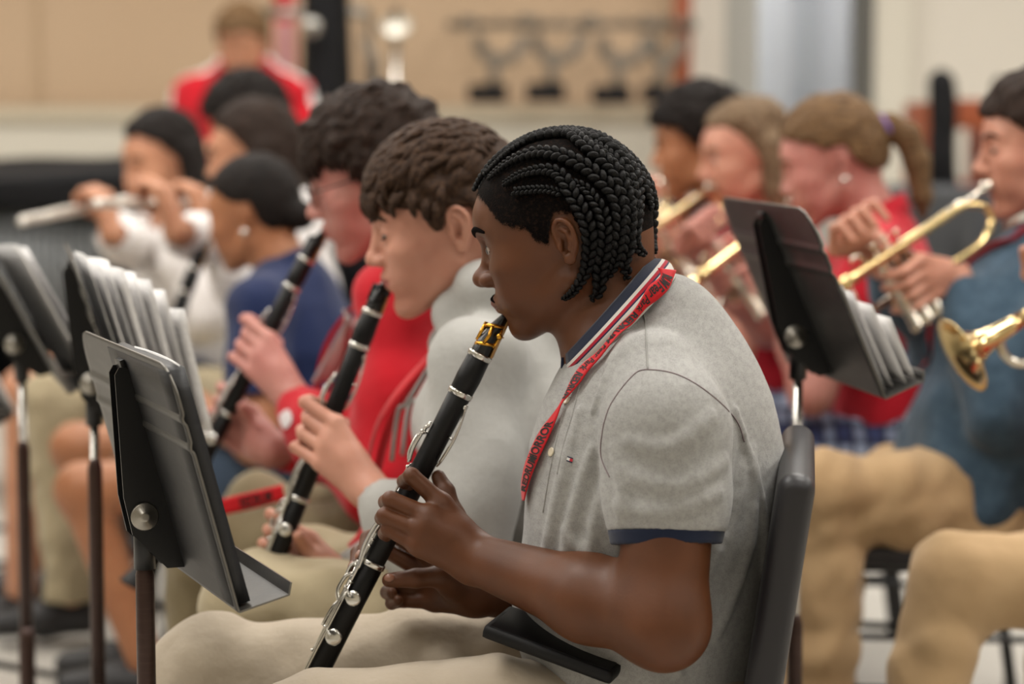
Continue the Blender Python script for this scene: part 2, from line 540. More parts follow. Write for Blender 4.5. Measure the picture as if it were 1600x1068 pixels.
FR = dict(index=(.0093, .0088, .0080, .0066), middle=(.0096, .0090, .0082, .0068), ring=(.0092, .0086, .0078, .0065), pinky=(.0082, .0076, .0070, .0058))
def hand_node(wrist, fing, thumb, sc=1.0, wr=.026, web=.0015):
    """fing: four lists [MCP, PIP, DIP, tip] from index to little finger; thumb: [CMC, MCP, IP, tip]"""
    wrist = np.asarray(wrist, float)
    names = ('index', 'middle', 'ring', 'pinky')
    palm = []
    mc = [np.asarray(f[0], float) for f in fing]
    cen = (mc[0] + mc[1] + mc[2] + mc[3]) / 4
    for i, m in enumerate(mc):
        w = wrist + (m - cen) * .42
        palm.append(cone(w, m, .0155 * sc, .0118 * sc))
    palm.append(cone(wrist + (mc[1] - wrist) * .35, (mc[1] + mc[2]) / 2, .020 * sc, .0125 * sc))
    th = [np.asarray(t, float) for t in thumb]
    palm.append(cone(th[0], th[1], .0165 * sc, .0125 * sc))
    palm.append(cone((th[0] + th[1]) / 2, (mc[0] * .6 + mc[1] * .4 + wrist) / 2, .012 * sc, .015 * sc))
    palm = uni(.014 * sc, *palm)
    fs = []
    for nme, f in zip(names, fing):
        r = [x * sc for x in FR[nme]]
        f = [np.asarray(x, float) for x in f]
        t = uni(.003, cone(f[0], f[1], r[0] * 1.1, r[1] * 1.04), cone(f[1], f[2], r[1] * 1.02, r[2] * 1.02), cone(f[2], f[3], r[2] * 1.02, r[3]))
        fs.append(t)
    fs.append(uni(.004, cone(th[1], th[2], .0118 * sc, .0108 * sc), cone(th[2], th[3], .0108 * sc, .0082 * sc)))
    n = palm
    return join(n, (.007 * sc, uni(web, *fs)))
def grip_joints(C, a, f, s, sc=1.0, spread=.021, up=0.0, curl=0.0, wrist=None):
    """hand closed on a tube: C point on its axis, a direction to its foot, f front side, s side the palm lies on"""
    a, f, s = nrm(a), nrm(f), nrm(s); J = []
    for i in range(4):
        t = (i - 1.5) * spread; b = (-.006, .002, .002, -.006)[i] * sc; ra = (.006, 0, 0, -.004)[i]
        up_i = (.012 if i == 0 else 0) * 0
        tip = C + a * (t - .004) + f * (.0195) + s * (-.004)
        dip = C + a * (t - .002) + f * (.029 + ra) + s * (.014 * sc)
        pip = C + a * (t + .002) + f * (.021 + ra - b) + s * (.034 * sc)
        mcp = C + a * (t * .95 + .010) + f * (-.024) + s * (.044 * sc)
        J.append([mcp, pip, dip, tip])
    th = [C + a * .03 - f * .062 * sc + s * .030, C + a * .004 - f * .045 * sc + s * .024, C - a * .012 - f * .026 + s * .014, C - a * .022 - f * .020 - s * .006]
    w = C + a * .045 - f * .095 * sc + s * .046 if wrist is None else wrist
    return w, J, th

def fabric(name, color, bump=0.25, scale=900, var=None, rough=0.85, sheen=0.15, big=0.0):
    b = [((scale, scale, scale), bump, .0006)]
    if big: b.append(((38, 38, 38), big, .006))
    return material(name, color, rough, bump=b, var=var, sheen=sheen, spec=0.25)
# ------------------------------------------------------------------ the clarinettist in the foreground
def skin_mat(name, col, col2, spec=0.45, rough=0.48):
    return material(name, col, rough, spec=spec, sss=0.12, bump=[((260, 260, 260), .12, .001), ((1100, 1100, 1100), .08, .0004)],
        var=[((14, 14, 14), col2, .55)])
SKIN_DARK = skin_mat('brown_skin', '#5f371e', '#482814', spec=.36)
HAIRBLACK = material('black_hair', '#080707', .6, spec=.22, bump=[((600, 600, 600), .9, .001)])
NAVY = fabric('navy_knit', '#141d33', .4, 1400)
HEATHER = fabric('heather_grey_pique', '#9c9b98', .35, 1500, var=[((700, 120, 700), '#807f7e', .55), ((160, 40, 160), '#aaa9a6', .5)], big=.25)
KHAKI = fabric('light_khaki_twill', '#b3a694', .3, 1600, var=[((9, 9, 9), '#a69883', .4)], big=.45)

LIP_DARK = material('lip_brown', '#6b3a2e', .4, spec=.5)
def lip_paint(HM, zf=.9):
    I = np.linalg.inv(HM)
    def g(c):
        q = c @ I[:3, :3].T + I[:3, 3]; z = q[:, 2] / zf
        return ((q[:, 0] > .082) & (np.abs(q[:, 1]) < .0215) & (z > -.0655 + .35 * np.abs(q[:, 1])) & (z < -.0425 - .30 * np.abs(q[:, 1]))).astype(int)
    return g
def build_main():
    root = empty('person', 'boy with black cornrow braids in a grey polo shirt playing the nearest clarinet', 'person', (0.1, 2.83, 0), 'seated clarinet players')
    HM = head_frame(P(898, 379, 2.845), 15, 13, 0, 1.03)
    head = tf(HM, head_node(nose=1.22, jaw=.98, full=1.04, lip=1.25, eye_open=.0050, mz=-.007, wing=1.15, back=.014, top=.010, ear=.85, fwd=.015, lipf=.004, zf=.90))
    S_L, E_L, W_L = P(1045, 655, 2.67), P(1037, 975, 2.60), P(741, 872, 2.775)
    # near (left) hand on the upper joint of the clarinet
    h = lambda *q: [P(x, y, Y) for x, y, Y in q]
    fingL = [h((690, 786, 2.787), (643, 743, 2.790), (632, 752, 2.817), (640, 757, 2.845)),
             h((672, 807, 2.773), (610, 780, 2.780), (603, 784, 2.805), (619, 793, 2.840)),
             h((663, 831, 2.767), (601, 805, 2.777), (597, 809, 2.802), (612, 816, 2.835)),
             h((655, 853, 2.767), (606, 826, 2.780), (601, 833, 2.803), (604, 838, 2.833))]
    thL = h((722, 845, 2.820), (708, 805, 2.835), (696, 768, 2.848), (685, 745, 2.857))
    handL = hand_node(W_L, fingL, thL, 1.06)
    # far (right) hand on the lower joint
    S_R, E_R, W_R = P(1000, 640, 3.03), P(960, 930, 3.06), P(742, 925, 2.885)
    fingR = [h((672, 868, 2.912), (604, 828, 2.912), (574, 840, 2.895), (565, 870, 2.872)),
             h((668, 895, 2.920), (590, 851, 2.918), (559, 864, 2.898), (554, 888, 2.874)),
             h((672, 920, 2.915), (615, 915, 2.915), (605, 925, 2.895), (612, 926, 2.875)),
             h((680, 940, 2.905), (630, 938, 2.905), (612, 942, 2.888), (622, 938, 2.870))]
    thR = h((716, 920, 2.865), (690, 900, 2.845), (650, 903, 2.838), (608, 906, 2.838))
    handR = hand_node(W_R, fingR, thR, 1.06)
    armL = uni(.03, cone(S_L, E_L, .057, .046), cone(E_L, E_L * .62 + W_L * .38, .045, .044), loft([E_L * .62 + W_L * .38, W_L], [.045, .029], [.045, .0265], (0, 0, 1)))
    armR = uni(.03, cone(S_R, E_R, .058, .050), cone(E_R, E_R * .62 + W_R * .38, .046, .042), cone(E_R * .62 + W_R * .38, W_R, .042, .027))
    TL = nrm((-.30, -.95, 0))                      # towards the player's left
    neck = loft([P(945, 415, 2.84), P(968, 490, 2.84), P(995, 560, 2.84)], [.054, .055, .075], [.056, .056, .070], TL, .02)
    throat = cone(P(905, 470, 2.84), P(945, 545, 2.84), .034, .038)
    hip = P(1045, 1130, 2.84)
    trunk = loft([P(985, 560, 2.84), P(1020, 640, 2.84), P(1020, 760, 2.84), P(1010, 950, 2.84), hip], [.10, .15, .15, .14, .15], [.07, .095, .11, .11, .11], TL, .04)
    HL, HR = hip + TL * .09, hip - TL * .09
    KL, KR = P(470, 1150, 2.74), P(330, 1050, 3.00)
    AL, AR = V(KL[0] + .06, KL[1], .09), V(KR[0] + .04, KR[1] + .02, .09)
    legs = uni(.03, cone(HL, KL, .075, .052), cone(KL, AL, .05, .035), cone(HR, KR, .075, .052), cone(KR, AR, .05, .035))
    shoulders = uni(.05, cone(P(1005, 600, 2.84), S_L, .045, .05), cone(P(1005, 600, 2.84), S_R, .045, .05))
    body = join(head, (.030, neck), (.03, throat), (.03, trunk), (.03, shoulders), (.03, uni(0, join(armL, (.014, handL)), join(armR, (.014, handR)))), (.03, legs))
    sdf('body', body, .0019, [SKIN_DARK, LIP_DARK], root, paint=lip_paint(HM))

    # polo shirt
    sh = loft([P(1045, 490, 2.84), P(1034, 548, 2.84), P(1032, 620, 2.84), P(1026, 700, 2.84), P(1026, 800, 2.84), P(1006, 950, 2.84), P(1020, 1075, 2.84)],
              [.065, .102, .150, .175, .172, .165, .175], [.043, .074, .112, .141, .146, .148, .128], TL, .03)
    slL = loft([P(1020, 590, 2.72), P(1040, 670, 2.665), P(1041, 770, 2.650), P(1041, 880, 2.635)], [.055, .069, .063, .0585], [.055, .070, .066, .0580], (0, 1, 0), .02)
    slR = uni(.03, cone(P(1015, 600, 2.95), S_R, .06, .068), cone(S_R, P(985, 840, 3.05), .068, .06))
    hemL = P(1041, 827, 2.640); hemN = nrm(P(1046, 1000, 2.62) - P(1041, 670, 2.665))
    slLc = cut(slL, hemL, hemN, .003)
    shirt = join(sh, (.04, uni(.03, cone(P(1020, 590, 2.80), P(1035, 640, 2.70), .060, .066))), (.045, slR))
    # drape: hanging folds
    fold = lambda a, b, r1, r2: cone(a, b, r1, r2)
    T = lambda x, y: hits(shirt, [(x, y)])[0]
    ridges = []
    for q in [((905, 640), (868, 800), (850, 880)), ((925, 700), (890, 830), (880, 900)), ((945, 760), (925, 850), (930, 930)),
              ((1000, 470), (960, 560), (925, 640)), ((1120, 860), (1075, 960), (1060, 1050)), ((1180, 700), (1170, 850), (1120, 990)),
              ((1150, 640), (1190, 780), (1195, 900)), ((885, 830), (930, 880), (960, 900))]:
        pts = hits(shirt, catmull([V(*x) for x in q], 3))
        ridges.append((.010, tube([p + nrm(CAMP - p) * .0005 for p in pts], [.002 + .0035 * math.sin(math.pi * i / (len(pts) - 1)) for i in range(len(pts))], .002)))
    shirt = join(shirt, *ridges)
    grooves = []
    for q in [((952, 640), (940, 720), (948, 790)), ((1165, 690), (1150, 760), (1135, 830)), ((1000, 520), (965, 590), (935, 650))]:
        pts = hits(shirt, catmull([V(*x) for x in q], 3))
        grooves.append((-.012, tube(pts, [.001 + .0035 * math.sin(math.pi * i / (len(pts) - 1)) for i in range(len(pts))], .002)))
    shirt = join(shirt, *grooves)
    shirt = join(shirt, (.010, slLc))
    sfold = []
    for q in [((975, 740), (1060, 760), (1130, 720)), ((965, 790), (1040, 800), (1120, 770)), ((985, 690), (1050, 700), (1110, 650)), ((962, 700), (975, 760), (970, 810))]:
        pts = hits(shirt, catmull([V(*x) for x in q], 3))
        sfold.append((.012, tube(pts, [.0015 + .0035 * math.sin(math.pi * i / (len(pts) - 1)) for i in range(len(pts))], .002)))
    shirt = join(shirt, *sfold)
    shirt = disp(shirt, lambda p, g=noise(5, 26, 2, (nrm((0.1, 0, 1)), .75)): g(p) * .0022, .004)
    # the neck opening
    shirt = join(shirt, (-.004, loft([P(925, 470, 2.84), P(955, 500, 2.84), P(975, 535, 2.84)], [.063, .066, .066], [.068, .072, .070], TL, .01)))
    open_arm = cone(P(1041, 800, 2.645), P(1046, 900, 2.63), .0555)
    shirt = join(shirt, (-.002, open_arm))
    shirt = cut(shirt, P(1000, 1085, 2.84), (0, 0, -1), .01)
    so = sdf('polo_shirt', shirt, .0026, HEATHER, root, relax=1)
    # navy sleeve band
    band = join(cut(cut(grow(slL, .0016), P(1041, 850, 2.638), hemN, .002), hemL - hemN * .0005, -hemN, .002), (-.002, open_arm))
    sdf('sleeve_band', band, .0022, NAVY, root, label='navy ribbed sleeve hem')
    # armhole seam and hem stitching traced on the cloth
    def seam(name, q, r, mat, push=.0004, node=None):
        pts = hits(node or shirt, catmull([V(*x) for x in q], 6), push=push)
        v, f = mtube(pts, r, 6); put(name, v, f, mat, so)
    SEAM = material('seam_thread', '#7d6c70', .8)
    seam('seam', [(952, 745), (938, 705), (950, 640), (985, 590), (1010, 577), (1060, 585), (1110, 615), (1150, 655), (1163, 690)], .0007, SEAM)
    seam('seam', [(1000, 478), (1008, 500), (1010, 540), (1012, 576)], .0009, material('seam_grey', '#8d8c88', .8))
    # collar: a striped band standing around the neck
    def ring(c, u, r1, r2, n=48):
        w = nrm(np.cross(nrm(u), nrm(np.cross(u, V(0, -1, .08)))))
        return [c + nrm(u) * math.cos(2 * math.pi * i / n) * r1 + w * math.sin(2 * math.pi * i / n) * r2 for i in range(n)]
    A0, B0 = P(880, 556, 2.80), P(1010, 407, 2.86)
    A1, B1 = P(905, 590, 2.79), P(1047, 438, 2.86)
    C0, C1 = (A0 + B0) / 2, (A1 + B1) / 2
    r0 = ring(C0, B0 - A0, np.linalg.norm(B0 - A0) / 2, .068); r1 = ring(C1, B1 - A1, np.linalg.norm(B1 - A1) / 2, .088)
    m = 20; v, f, mid = [], [], []
    cols = [NAVY, fabric('white_knit', '#c9c4bd', .4, 1400), fabric('red_knit', '#a3152a', .4, 1400), fabric('navy_line', '#1d2044', .4, 1400)]
    for i in range(48):
        for j in range(m + 1):
            t = j / m; q = r0[i] * (1 - t) + r1[i] * t
            out = nrm(q - (C0 * (1 - t) + C1 * t)); q = q + out * .010 * math.sin(math.pi * t)
            v.append(q)
    for i in range(47):
        if i in (23, 24): continue
        for j in range(m):
            a = i * (m + 1) + j; b = (i + 1) * (m + 1) + j
            f.append((a, b, b + 1, a + 1)); t = (j + .5) / m
            mid.append(0 if t < .30 else 1 if t < .385 else 2 if t < .51 else 3 if t < .56 else 1)
    co = put('collar', v, f, cols, root, True, 'navy, white and red striped collar', mid)
    sm = co.modifiers.new('solid', 'SOLIDIFY'); sm.thickness = .0028; sm.offset = 1
    # trousers
    tl = uni(.03, cone(HL + V(0, 0, .005), (HL * .5 + KL * .5) + V(0, 0, .01), .098, .082), cone((HL * .5 + KL * .5) + V(0, 0, .01), KL, .082, .068), cone(KL, AL, .066, .060))
    tr = uni(.03, cone(HR + V(0, 0, .005), (HR * .5 + KR * .5) + V(0, 0, .01), .098, .084), cone((HR * .5 + KR * .5) + V(0, 0, .01), KR, .084, .069), cone(KR, AR, .068, .060))
    tro = uni(.02, tl, tr, loft([hip - V(0, 0, .02), hip + V(0, 0, .05)], [.17, .16], [.12, .125], TL))
    tro = disp(tro, lambda p, g=noise(11, 30, 2, (nrm(KL - HL), -.6)), g2=noise(31, 75, 1, (nrm(KL - HL), -1.0)): g(p) * .0045 + g2(p) * .0012, .008)
    tro = cut(tro, AL, (0, 0, -1), .004)
    sdf('trousers', tro, .004, KHAKI, root, relax=1)
    # shoes
    for A in (AL, AR):
        s = join(loft([A + V(.03, 0, -.045), A + V(-.06, 0, -.05), A + V(-.17, .02, -.062)], [.038, .045, .036], [.042, .038, .026], (0, 1, 0)), (-.002, box(A + V(0, 0, -.14), (.4, .2, .05))))
        sdf('shoe', s, .006, material('shoe_black', '#18181a', .5), root)
    # eye, brows
    EYE = material('eye_white', '#8f7d72', .25, coat=.4); IR = material('eye_iris', '#120a07', .2, coat=.5)
    for s in (1, -1):
        c = at(HM, .0815, s * .0335, .0125)
        e = put('eye', *msphere(c, .0132, 14), EYE, root)
        d = vec(HM, 1, .16 * s, -.05); put('iris', *msphere(c + nrm(d) * .0102, (.0066, .0066, .0040), 8, frame_from(nrm(d))), IR, e)
    for s in (1, -1):
        q = np.array([at(HM, *x) for x in catmull([V(.100, s * .018, .0150), V(.101, s * .030, .0185), V(.096, s * .041, .0165), V(.087, s * .050, .0105)], 4)])
        for _ in range(4): q = q - nrm_rows(q - at(HM, .03, s * .02, .01)) * evalp(head, q)[:, None]
        put('eyelashes', *mtube(q, .0011, 6), HAIRBLACK, root)
    return dict(root=root, HM=HM, head=head, shirt=shirt, trousers=tro, TL=TL, C=(A0, B0, A1, B1))
def braid(path, nrms, radii, step=.0075):
    """a plait of overlapping lobes in two columns along the path"""
    path = [np.asarray(p, float) for p in path]
    L = [0]
    for i in range(1, len(path)): L.append(L[-1] + np.linalg.norm(path[i] - path[i-1]))
    L = np.array(L); parts = []; s = 0; side = 1
    while s < L[-1]:
        c = np.array([np.interp(s, L, [p[k] for p in path]) for k in range(3)])
        d = nrm(np.array([np.interp(min(s + .002, L[-1]), L, [p[k] for p in path]) for k in range(3)]) - np.array([np.interp(max(s - .002, 0), L, [p[k] for p in path]) for k in range(3)]))
        nn = nrm(np.array([np.interp(s, L, [p[k] for p in nrms]) for k in range(3)])); nn = nrm(nn - d * (nn @ d))
        w = np.cross(d, nn); r = float(np.interp(s, L, radii))
        ax = nrm(d * .80 - w * side * .60); bx = np.cross(nn, ax)
        R = np.stack([ax, bx, nn], 1)
        parts.append(msphere(c + w * side * r * .48, (r * .80, r * .46, r * .66), 5, R))
        s += step * .5 * (r / .007); side = -side
    return merge(*parts)

def fade_material(name, col, scale=1500):
    m = material(name, col, .9, spec=.08, bump=[((700, 700, 700), .8, .0015)], var=[((240, 240, 240), '#33231a', .5, (.5, .75))])
    nt = m.node_tree; b = nt.nodes['Principled BSDF']
    a = nt.nodes.new('ShaderNodeAttribute'); a.attribute_name = 'fade'
    tc = nt.nodes.new('ShaderNodeTexCoord'); nz = nt.nodes.new('ShaderNodeTexNoise'); nz.inputs['Scale'].default_value = scale; nz.inputs['Detail'].default_value = 1
    n2 = nt.nodes.new('ShaderNodeTexNoise'); n2.inputs['Scale'].default_value = 130; n2.inputs['Detail'].default_value = 2
    nt.links.new(tc.outputs['Object'], nz.inputs['Vector']); nt.links.new(tc.outputs['Object'], n2.inputs['Vector'])
    s1 = nt.nodes.new('ShaderNodeMath'); s1.operation = 'MULTIPLY_ADD'; s1.inputs[1].default_value = .9; nt.links.new(n2.outputs['Fac'], s1.inputs[0]); nt.links.new(nz.outputs['Fac'], s1.inputs[2])
    s2 = nt.nodes.new('ShaderNodeMath'); s2.operation = 'SUBTRACT'; nt.links.new(a.outputs['Fac'], s2.inputs[0]); nt.links.new(s1.outputs[0], s2.inputs[1])
    s3 = nt.nodes.new('ShaderNodeMapRange'); s3.inputs[1].default_value = -.52; s3.inputs[2].default_value = -.38; nt.links.new(s2.outputs[0], s3.inputs[0])
    nt.links.new(s3.outputs[0], b.inputs['Alpha'])
    return m
def build_main_hair(A):
    root, HM, head = A['root'], A['HM'], A['head']
    I = np.linalg.inv(HM)
    xs = [-.12, -.075, -.035, -.022, -.002, .012, .020, .032, .050, .066, .080, .092, .12]
    zs = [-.050, -.045, -.020, .034, .036, .004, .006, .024, .033, .044, .066, .078, .080]
    ns = noise(3, 420, 3)
    Ia, Ib = I[:3, :3].T.astype(f32), I[:3, 3].astype(f32)
    base = tf(HM, ell((.005, 0, .045), (.105, .085, .095)))
    shell = grow(head, .0016)
    def region(q): return np.interp(q[:, 0], xs, zs) - q[:, 2]
    def f(p, lo, hi):
        reg = (region(p @ Ia + Ib) - .010) * .8
        return np.maximum(shell.f(p, lo, hi), np.maximum(reg, -(head.f(p, lo, hi) + .003)))
    cap = N(shell.lo, shell.hi, f)
    CAP = fade_material('cropped_hair', '#0a0706')
    ho = sdf('hair', cap, .0019, CAP, root, label='short black hair of the scalp between the braids')
    co = np.zeros(len(ho.data.vertices) * 3); ho.data.vertices.foreach_get('co', co); co = co.reshape(-1, 3) + np.array(root.location)
    at_ = ho.data.attributes.new('fade', 'FLOAT', 'POINT'); at_.data.foreach_set('value', np.clip(-region(co @ Ia + Ib) / .018 + .45, 0, 1.2).astype(f32))
    neck = loft([P(945, 415, 2.84), P(968, 490, 2.84), P(995, 560, 2.84)], [.054, .055, .075], [.056, .056, .070], A['TL'], .02)
    surf = join(head, (.03, neck))
    rows = [
        ([(762, 276), (778, 254), (803, 232), (838, 216), (872, 211), (906, 213), (940, 227), (968, 252), (985, 285), (990, 320), (990, 350), (988, 375)], 1.0, 0),
        ([(768, 270), (797, 243), (834, 222), (861, 215), (885, 213), (904, 226), (927, 247), (952, 268), (966, 292), (976, 322), (977, 352), (976, 380), (973, 398), (971, 414), (978, 425), (975, 437)], 1.0, .45),
        ([(769, 281), (790, 264), (812, 252), (841, 244), (866, 246), (888, 253), (915, 267), (936, 285), (953, 303), (962, 325), (963, 352), (961, 379), (958, 405), (951, 424), (941, 435)], 1.0, 0),
        ([(791, 290), (811, 278), (834, 271), (858, 269), (875, 276), (886, 290), (894, 306), (904, 322), (915, 343), (920, 365), (921, 385), (919, 403), (915, 419), (905, 437), (893, 453), (880, 463)], .92, 0),
        ([(872, 284), (894, 288), (914, 297), (927, 315), (937, 330), (942, 352), (942, 379), (940, 399), (936, 419), (935, 438), (935, 451), (930, 463), (922, 461)], .92, 0),
        ([(807, 301), (834, 298), (858, 298), (880, 304)], .62, 0),
        ([(900, 222), (924, 230), (946, 246), (963, 265), (977, 285), (984, 315), (986, 345), (985, 372), (992, 388), (1004, 397)], .95, 0),
    ]
    for ri, (q, k, tail) in enumerate(rows):
        q = catmull([V(*x) for x in q], 5)
        pts, g = hits(surf, q, want_normal=True, push=.0045)
        m = len(pts); L = np.linspace(0, 1, m)
        rr = np.interp(L, [0, .12, .3, .6, .8, .93, 1], [.0038, .0066, .0095, .0108, .0092, .0060, .0036]) * k
        if ri == 5: rr = np.full(m, .0052)
        pts = pts + g * (rr * .35)[:, None]
        v, f = braid(pts, g, rr)
        put('braid', v, f, HAIRBLACK, root)
        loc = (pts - HM[:3, 3]) @ np.linalg.inv(HM[:3, :3]).T; gl = g @ np.linalg.inv(HM[:3, :3]).T
        loc[:, 1] *= -1; gl[:, 1] *= -1
        if ri == 0: continue
        v, f = braid(loc @ HM[:3, :3].T + HM[:3, 3], gl @ HM[:3, :3].T, rr)
        put('braid', v, f, HAIRBLACK, root)
    # the crown and back row between both sides
    for off in (0, 1):
        loc = [V(.005 + .094 * math.cos(math.radians(28 + t * 165)), .012 if off else -.012, .040 + .086 * math.sin(math.radians(28 + t * 165))) for t in np.linspace(0, 1, 40)]
        loc = np.array(loc); q = loc @ HM[:3, :3].T + HM[:3, 3]
        # settle on the scalp
        for _ in range(6):
            e = evalp(head, q)
            out = nrm_rows(q - at(HM, .005, 0, .04)); q = q - out * (e - .006)[:, None]
        rr = np.interp(np.linspace(0, 1, 40), [0, .2, .5, .9, 1], [.005, .008, .0105, .010, .005])
        v, f = braid(q, out, rr); put('braid', v, f, HAIRBLACK, root)
    # loose tufts at the nape
    for q in [((1000, 372, 2.86), (1004, 388, 2.86), (1013, 399, 2.86), (1022, 408, 2.86)), ((1003, 376, 2.84), (1010, 385, 2.84), (1014, 379, 2.84), (1011, 374, 2.84)), ((1000, 385, 2.88), (1008, 398, 2.88), (1006, 408, 2.88))]:
        p = catmull([P(*x) for x in q], 5); r = [.0046] * (len(p) - 3) + [.005, .0045, .003]
        v, f = braid(p, [V(-.3, -1, .1)] * len(p), r); put('braid', v, f, HAIRBLACK, root)
    BROW = material('brow_hair', '#0b0706', .9, spec=.05, bump=[((900, 900, 900), .5, .001)])
    for s in (1, -1):
        q = np.array([at(HM, *x) for x in catmull([V(.100, s * .012, .031), V(.099, s * .022, .036), V(.091, s * .036, .038), V(.080, s * .047, .033)], 6)])
        c = at(HM, .03, 0, .03)
        for _ in range(5):
            e = evalp(head, q); q = q - nrm_rows(q - c) * e[:, None]
        m = len(q); v, f = mtube(q, [.0010 + .0028 * math.sin(math.pi * (i + 1) / (m + 1)) for i in range(m)], 8)
        put('eyebrow', v, f, BROW, root)
    # faint moustache
    for s in (1, -1):
        q = np.array([at(HM, *x) for x in catmull([V(.108, s * .003, -.0385), V(.105, s * .012, -.041), V(.098, s * .021, -.047)], 5)])
        for _ in range(5):
            e = evalp(head, q); q = q - nrm_rows(q - at(HM, .03, 0, -.04)) * (e + .0010)[:, None]
        m = len(q); v, f = mtube(q, [.0012 + .0012 * math.sin(math.pi * i / (m - 1)) for i in range(m)], 8, flat=(1.6, .8))
        put('moustache', v, f, BROW, root)

SILVER = material('silver_plate', '#d8d6d0', .16, 1.0)
GOLD = material('gold_plate', '#d29a3a', .22, 1.0)
BLACKWOOD = material('grenadilla_wood', '#080809', .42, spec=.3, bump=[((90, 90, 600), .12, .0006)])
RUBBER = material('hard_rubber', '#0a0a0b', .25, spec=.55)
def build_clarinet(label, tip, foot, front, lig=None, loc_k=1.0, group='clarinets of the seated players', detail=True):
    tip = np.asarray(tip, float); foot = np.asarray(foot, float)
    z = nrm(foot - tip); x = nrm(front - z * (front @ z)); y = np.cross(z, x)      # y: towards the player's left
    if y @ V(0, -1, 0) < 0: y = -y
    root = empty('clarinet', label, 'clarinet', foot, group)
    M = np.stack([x, y, z], 1) * loc_k
    W = lambda vf: ([tip + M @ np.asarray(p) for p in vf[0]], vf[1])
    def part(name, vf, mat, parent=root, **k): return put(name, *W(vf), mat, parent, **k)
    # mouthpiece with a beak: front side flat towards the reed side
    prof = [(0, .0025, .0075), (.008, .0045, .0085), (.025, .0085, .0105), (.045, .0118, .0122), (.062, .0128, .0128), (.066, .0128, .0128)]
    v, f = [], []
    for t, rx, ry in prof:
        cx = -.0105 + rx * .9 if t < .045 else 0
        for j in range(20):
            a = 2 * math.pi * j / 20; v.append((cx + rx * math.cos(a), ry * math.sin(a), t))
    for i in range(len(prof) - 1):
        for j in range(20): f.append((i*20+j, i*20+(j+1) % 20, (i+1)*20+(j+1) % 20, (i+1)*20+j))
    f.append(tuple(range(19, -1, -1))); f.append(tuple(range(100, 120)))
    part('mouthpiece', (v, f), RUBBER)
    L = lambda pr: mlathe(pr, (0, 0, 0), (0, 0, 1), 32)
    # mlathe builds its own frame around z; fine for round parts
    part('barrel', L([(.0675, .0130), (.069, .0142), (.095, .0152), (.116, .0142), (.1165, .0130)]), BLACKWOOD)
    for t0, r in ((.0655, .0150), (.1160, .0152), (.345, .0152), (.592, .0158)):
        part('metal_ring', L([(t0 - .0032, r - .0012), (t0 - .0032, r), (t0 - .001, r + .0006), (t0 + .001, r), (t0 + .0032, r + .0004), (t0 + .0036, r - .0012)]), SILVER)
    part('upper_joint', L([(.118, .0128), (.120, .0140), (.16, .0134), (.343, .0134), (.344, .0125)]), BLACKWOOD)
    part('lower_joint', L([(.348, .0128), (.350, .0140), (.40, .0138), (.590, .0150), (.591, .0140)]), BLACKWOOD)
    part('bell', L([(.595, .0150), (.61, .0165), (.635, .022), (.655, .0300), (.660, .0310), (.660, .0285), (.64, .022), (.61, .013)]), BLACKWOOD)
    lg = lig or GOLD
    # ligature: openwork band with two screws on the reed side
    pr = []
    for zz in (.026, .050):
        pr.append(mtube([(.0118*math.cos(a)*(1 if zz > .03 else .93) , .0124*math.sin(a)*(1 if zz > .03 else .93), zz + .004*math.cos(a)) for a in np.linspace(0, 2*math.pi, 25)[:-1]], .0022, 6, closed=True, flat=(.55, 1.2), up=(1, 0, 0)))
    for a in (.5, 1.6, 2.7, 3.6, 4.7, 5.8):
        pr.append(mtube([(.0118*math.cos(a), .0124*math.sin(a), .026), (.0128*math.cos(a+.15), .0134*math.sin(a+.15), .038), (.0122*math.cos(a), .0128*math.sin(a), .050)], .0019, 6, flat=(.6, 1.2)))
    lo = part('ligature', merge(*pr), lg)
    for zz in (.034,):
        part('screw', merge(mtube([(-.0135, -.008, zz), (-.0135, .0135, zz)], .0012, 8), mlathe([(0, .001), (.001, .0032), (.006, .0038), (.007, .001)], (-.0135, .012, zz), (-.3, 1, 0), 14)), lg, lo)
    part('reed', mtube([(-.0118, 0, .002), (-.0128, 0, .03), (-.0138, 0, .062)], .0016, 8, flat=(.7, 3.6), up=(1, 0, 0)), material('cane_reed', '#b98a4a', .5))
    # keywork
    def key(pts, r, cup=None, posts=(), extra=()):
        g = [mtube(catmull([V(*p) for p in pts], 5), r, 8)] if len(pts) else []
        if cup:
            c, n_, cr = cup
            g.append(mlathe([(0, cr * .8), (.0006, cr), (.0022, cr), (.0034, cr * .72), (.0042, .0004)], c, n_, 22))
        for p, q in posts: g.append(mtube([p, q], .0011, 8)); g.append(msphere(q, .0021, 5))
        g += list(extra)
        part('key', merge(*g), SILVER)
    # register lever on the back
    key([(-.0150, .004, .128), (-.0185, .004, .150), (-.0200, .004, .172), (-.0180, .004, .196), (-.0150, .003, .206)], .0018,
        ((-.013, .004, .128), (-1, .2, 0), .0042), [((-.012, .006, .168), (-.0175, .009, .168))],
        [mtube([(-.0165, .004, .132), (-.0195, .004, .168), (-.0165, .004, .2)], .0016, 8, flat=(.5, 2.2), up=(1, 0, 0))])
    # throat keys on the front
    key([(.0165, .006, .168), (.0190, .004, .180), (.0200, .004, .200), (.0170, .004, .216)], .0022, ((.0135, .006, .166), (1, .3, 0), .0045),
        [((.012, .008, .176), (.0185, .011, .176)), ((.012, -.004, .176), (.0185, -.004, .176))])
    key([(.0185, -.002, .178), (.0245, -.002, .186), (.0240, .000, .206), (.0180, .000, .218)], .0015)
    key([], 0, None, (), [mtube([(.0172, -.009, .178), (.0172, .012, .178)], .0020, 8)])
    key([], 0, None, (), [mtube([(.021, -.006, .183), (.021, .006, .183)], .0013, 8)])
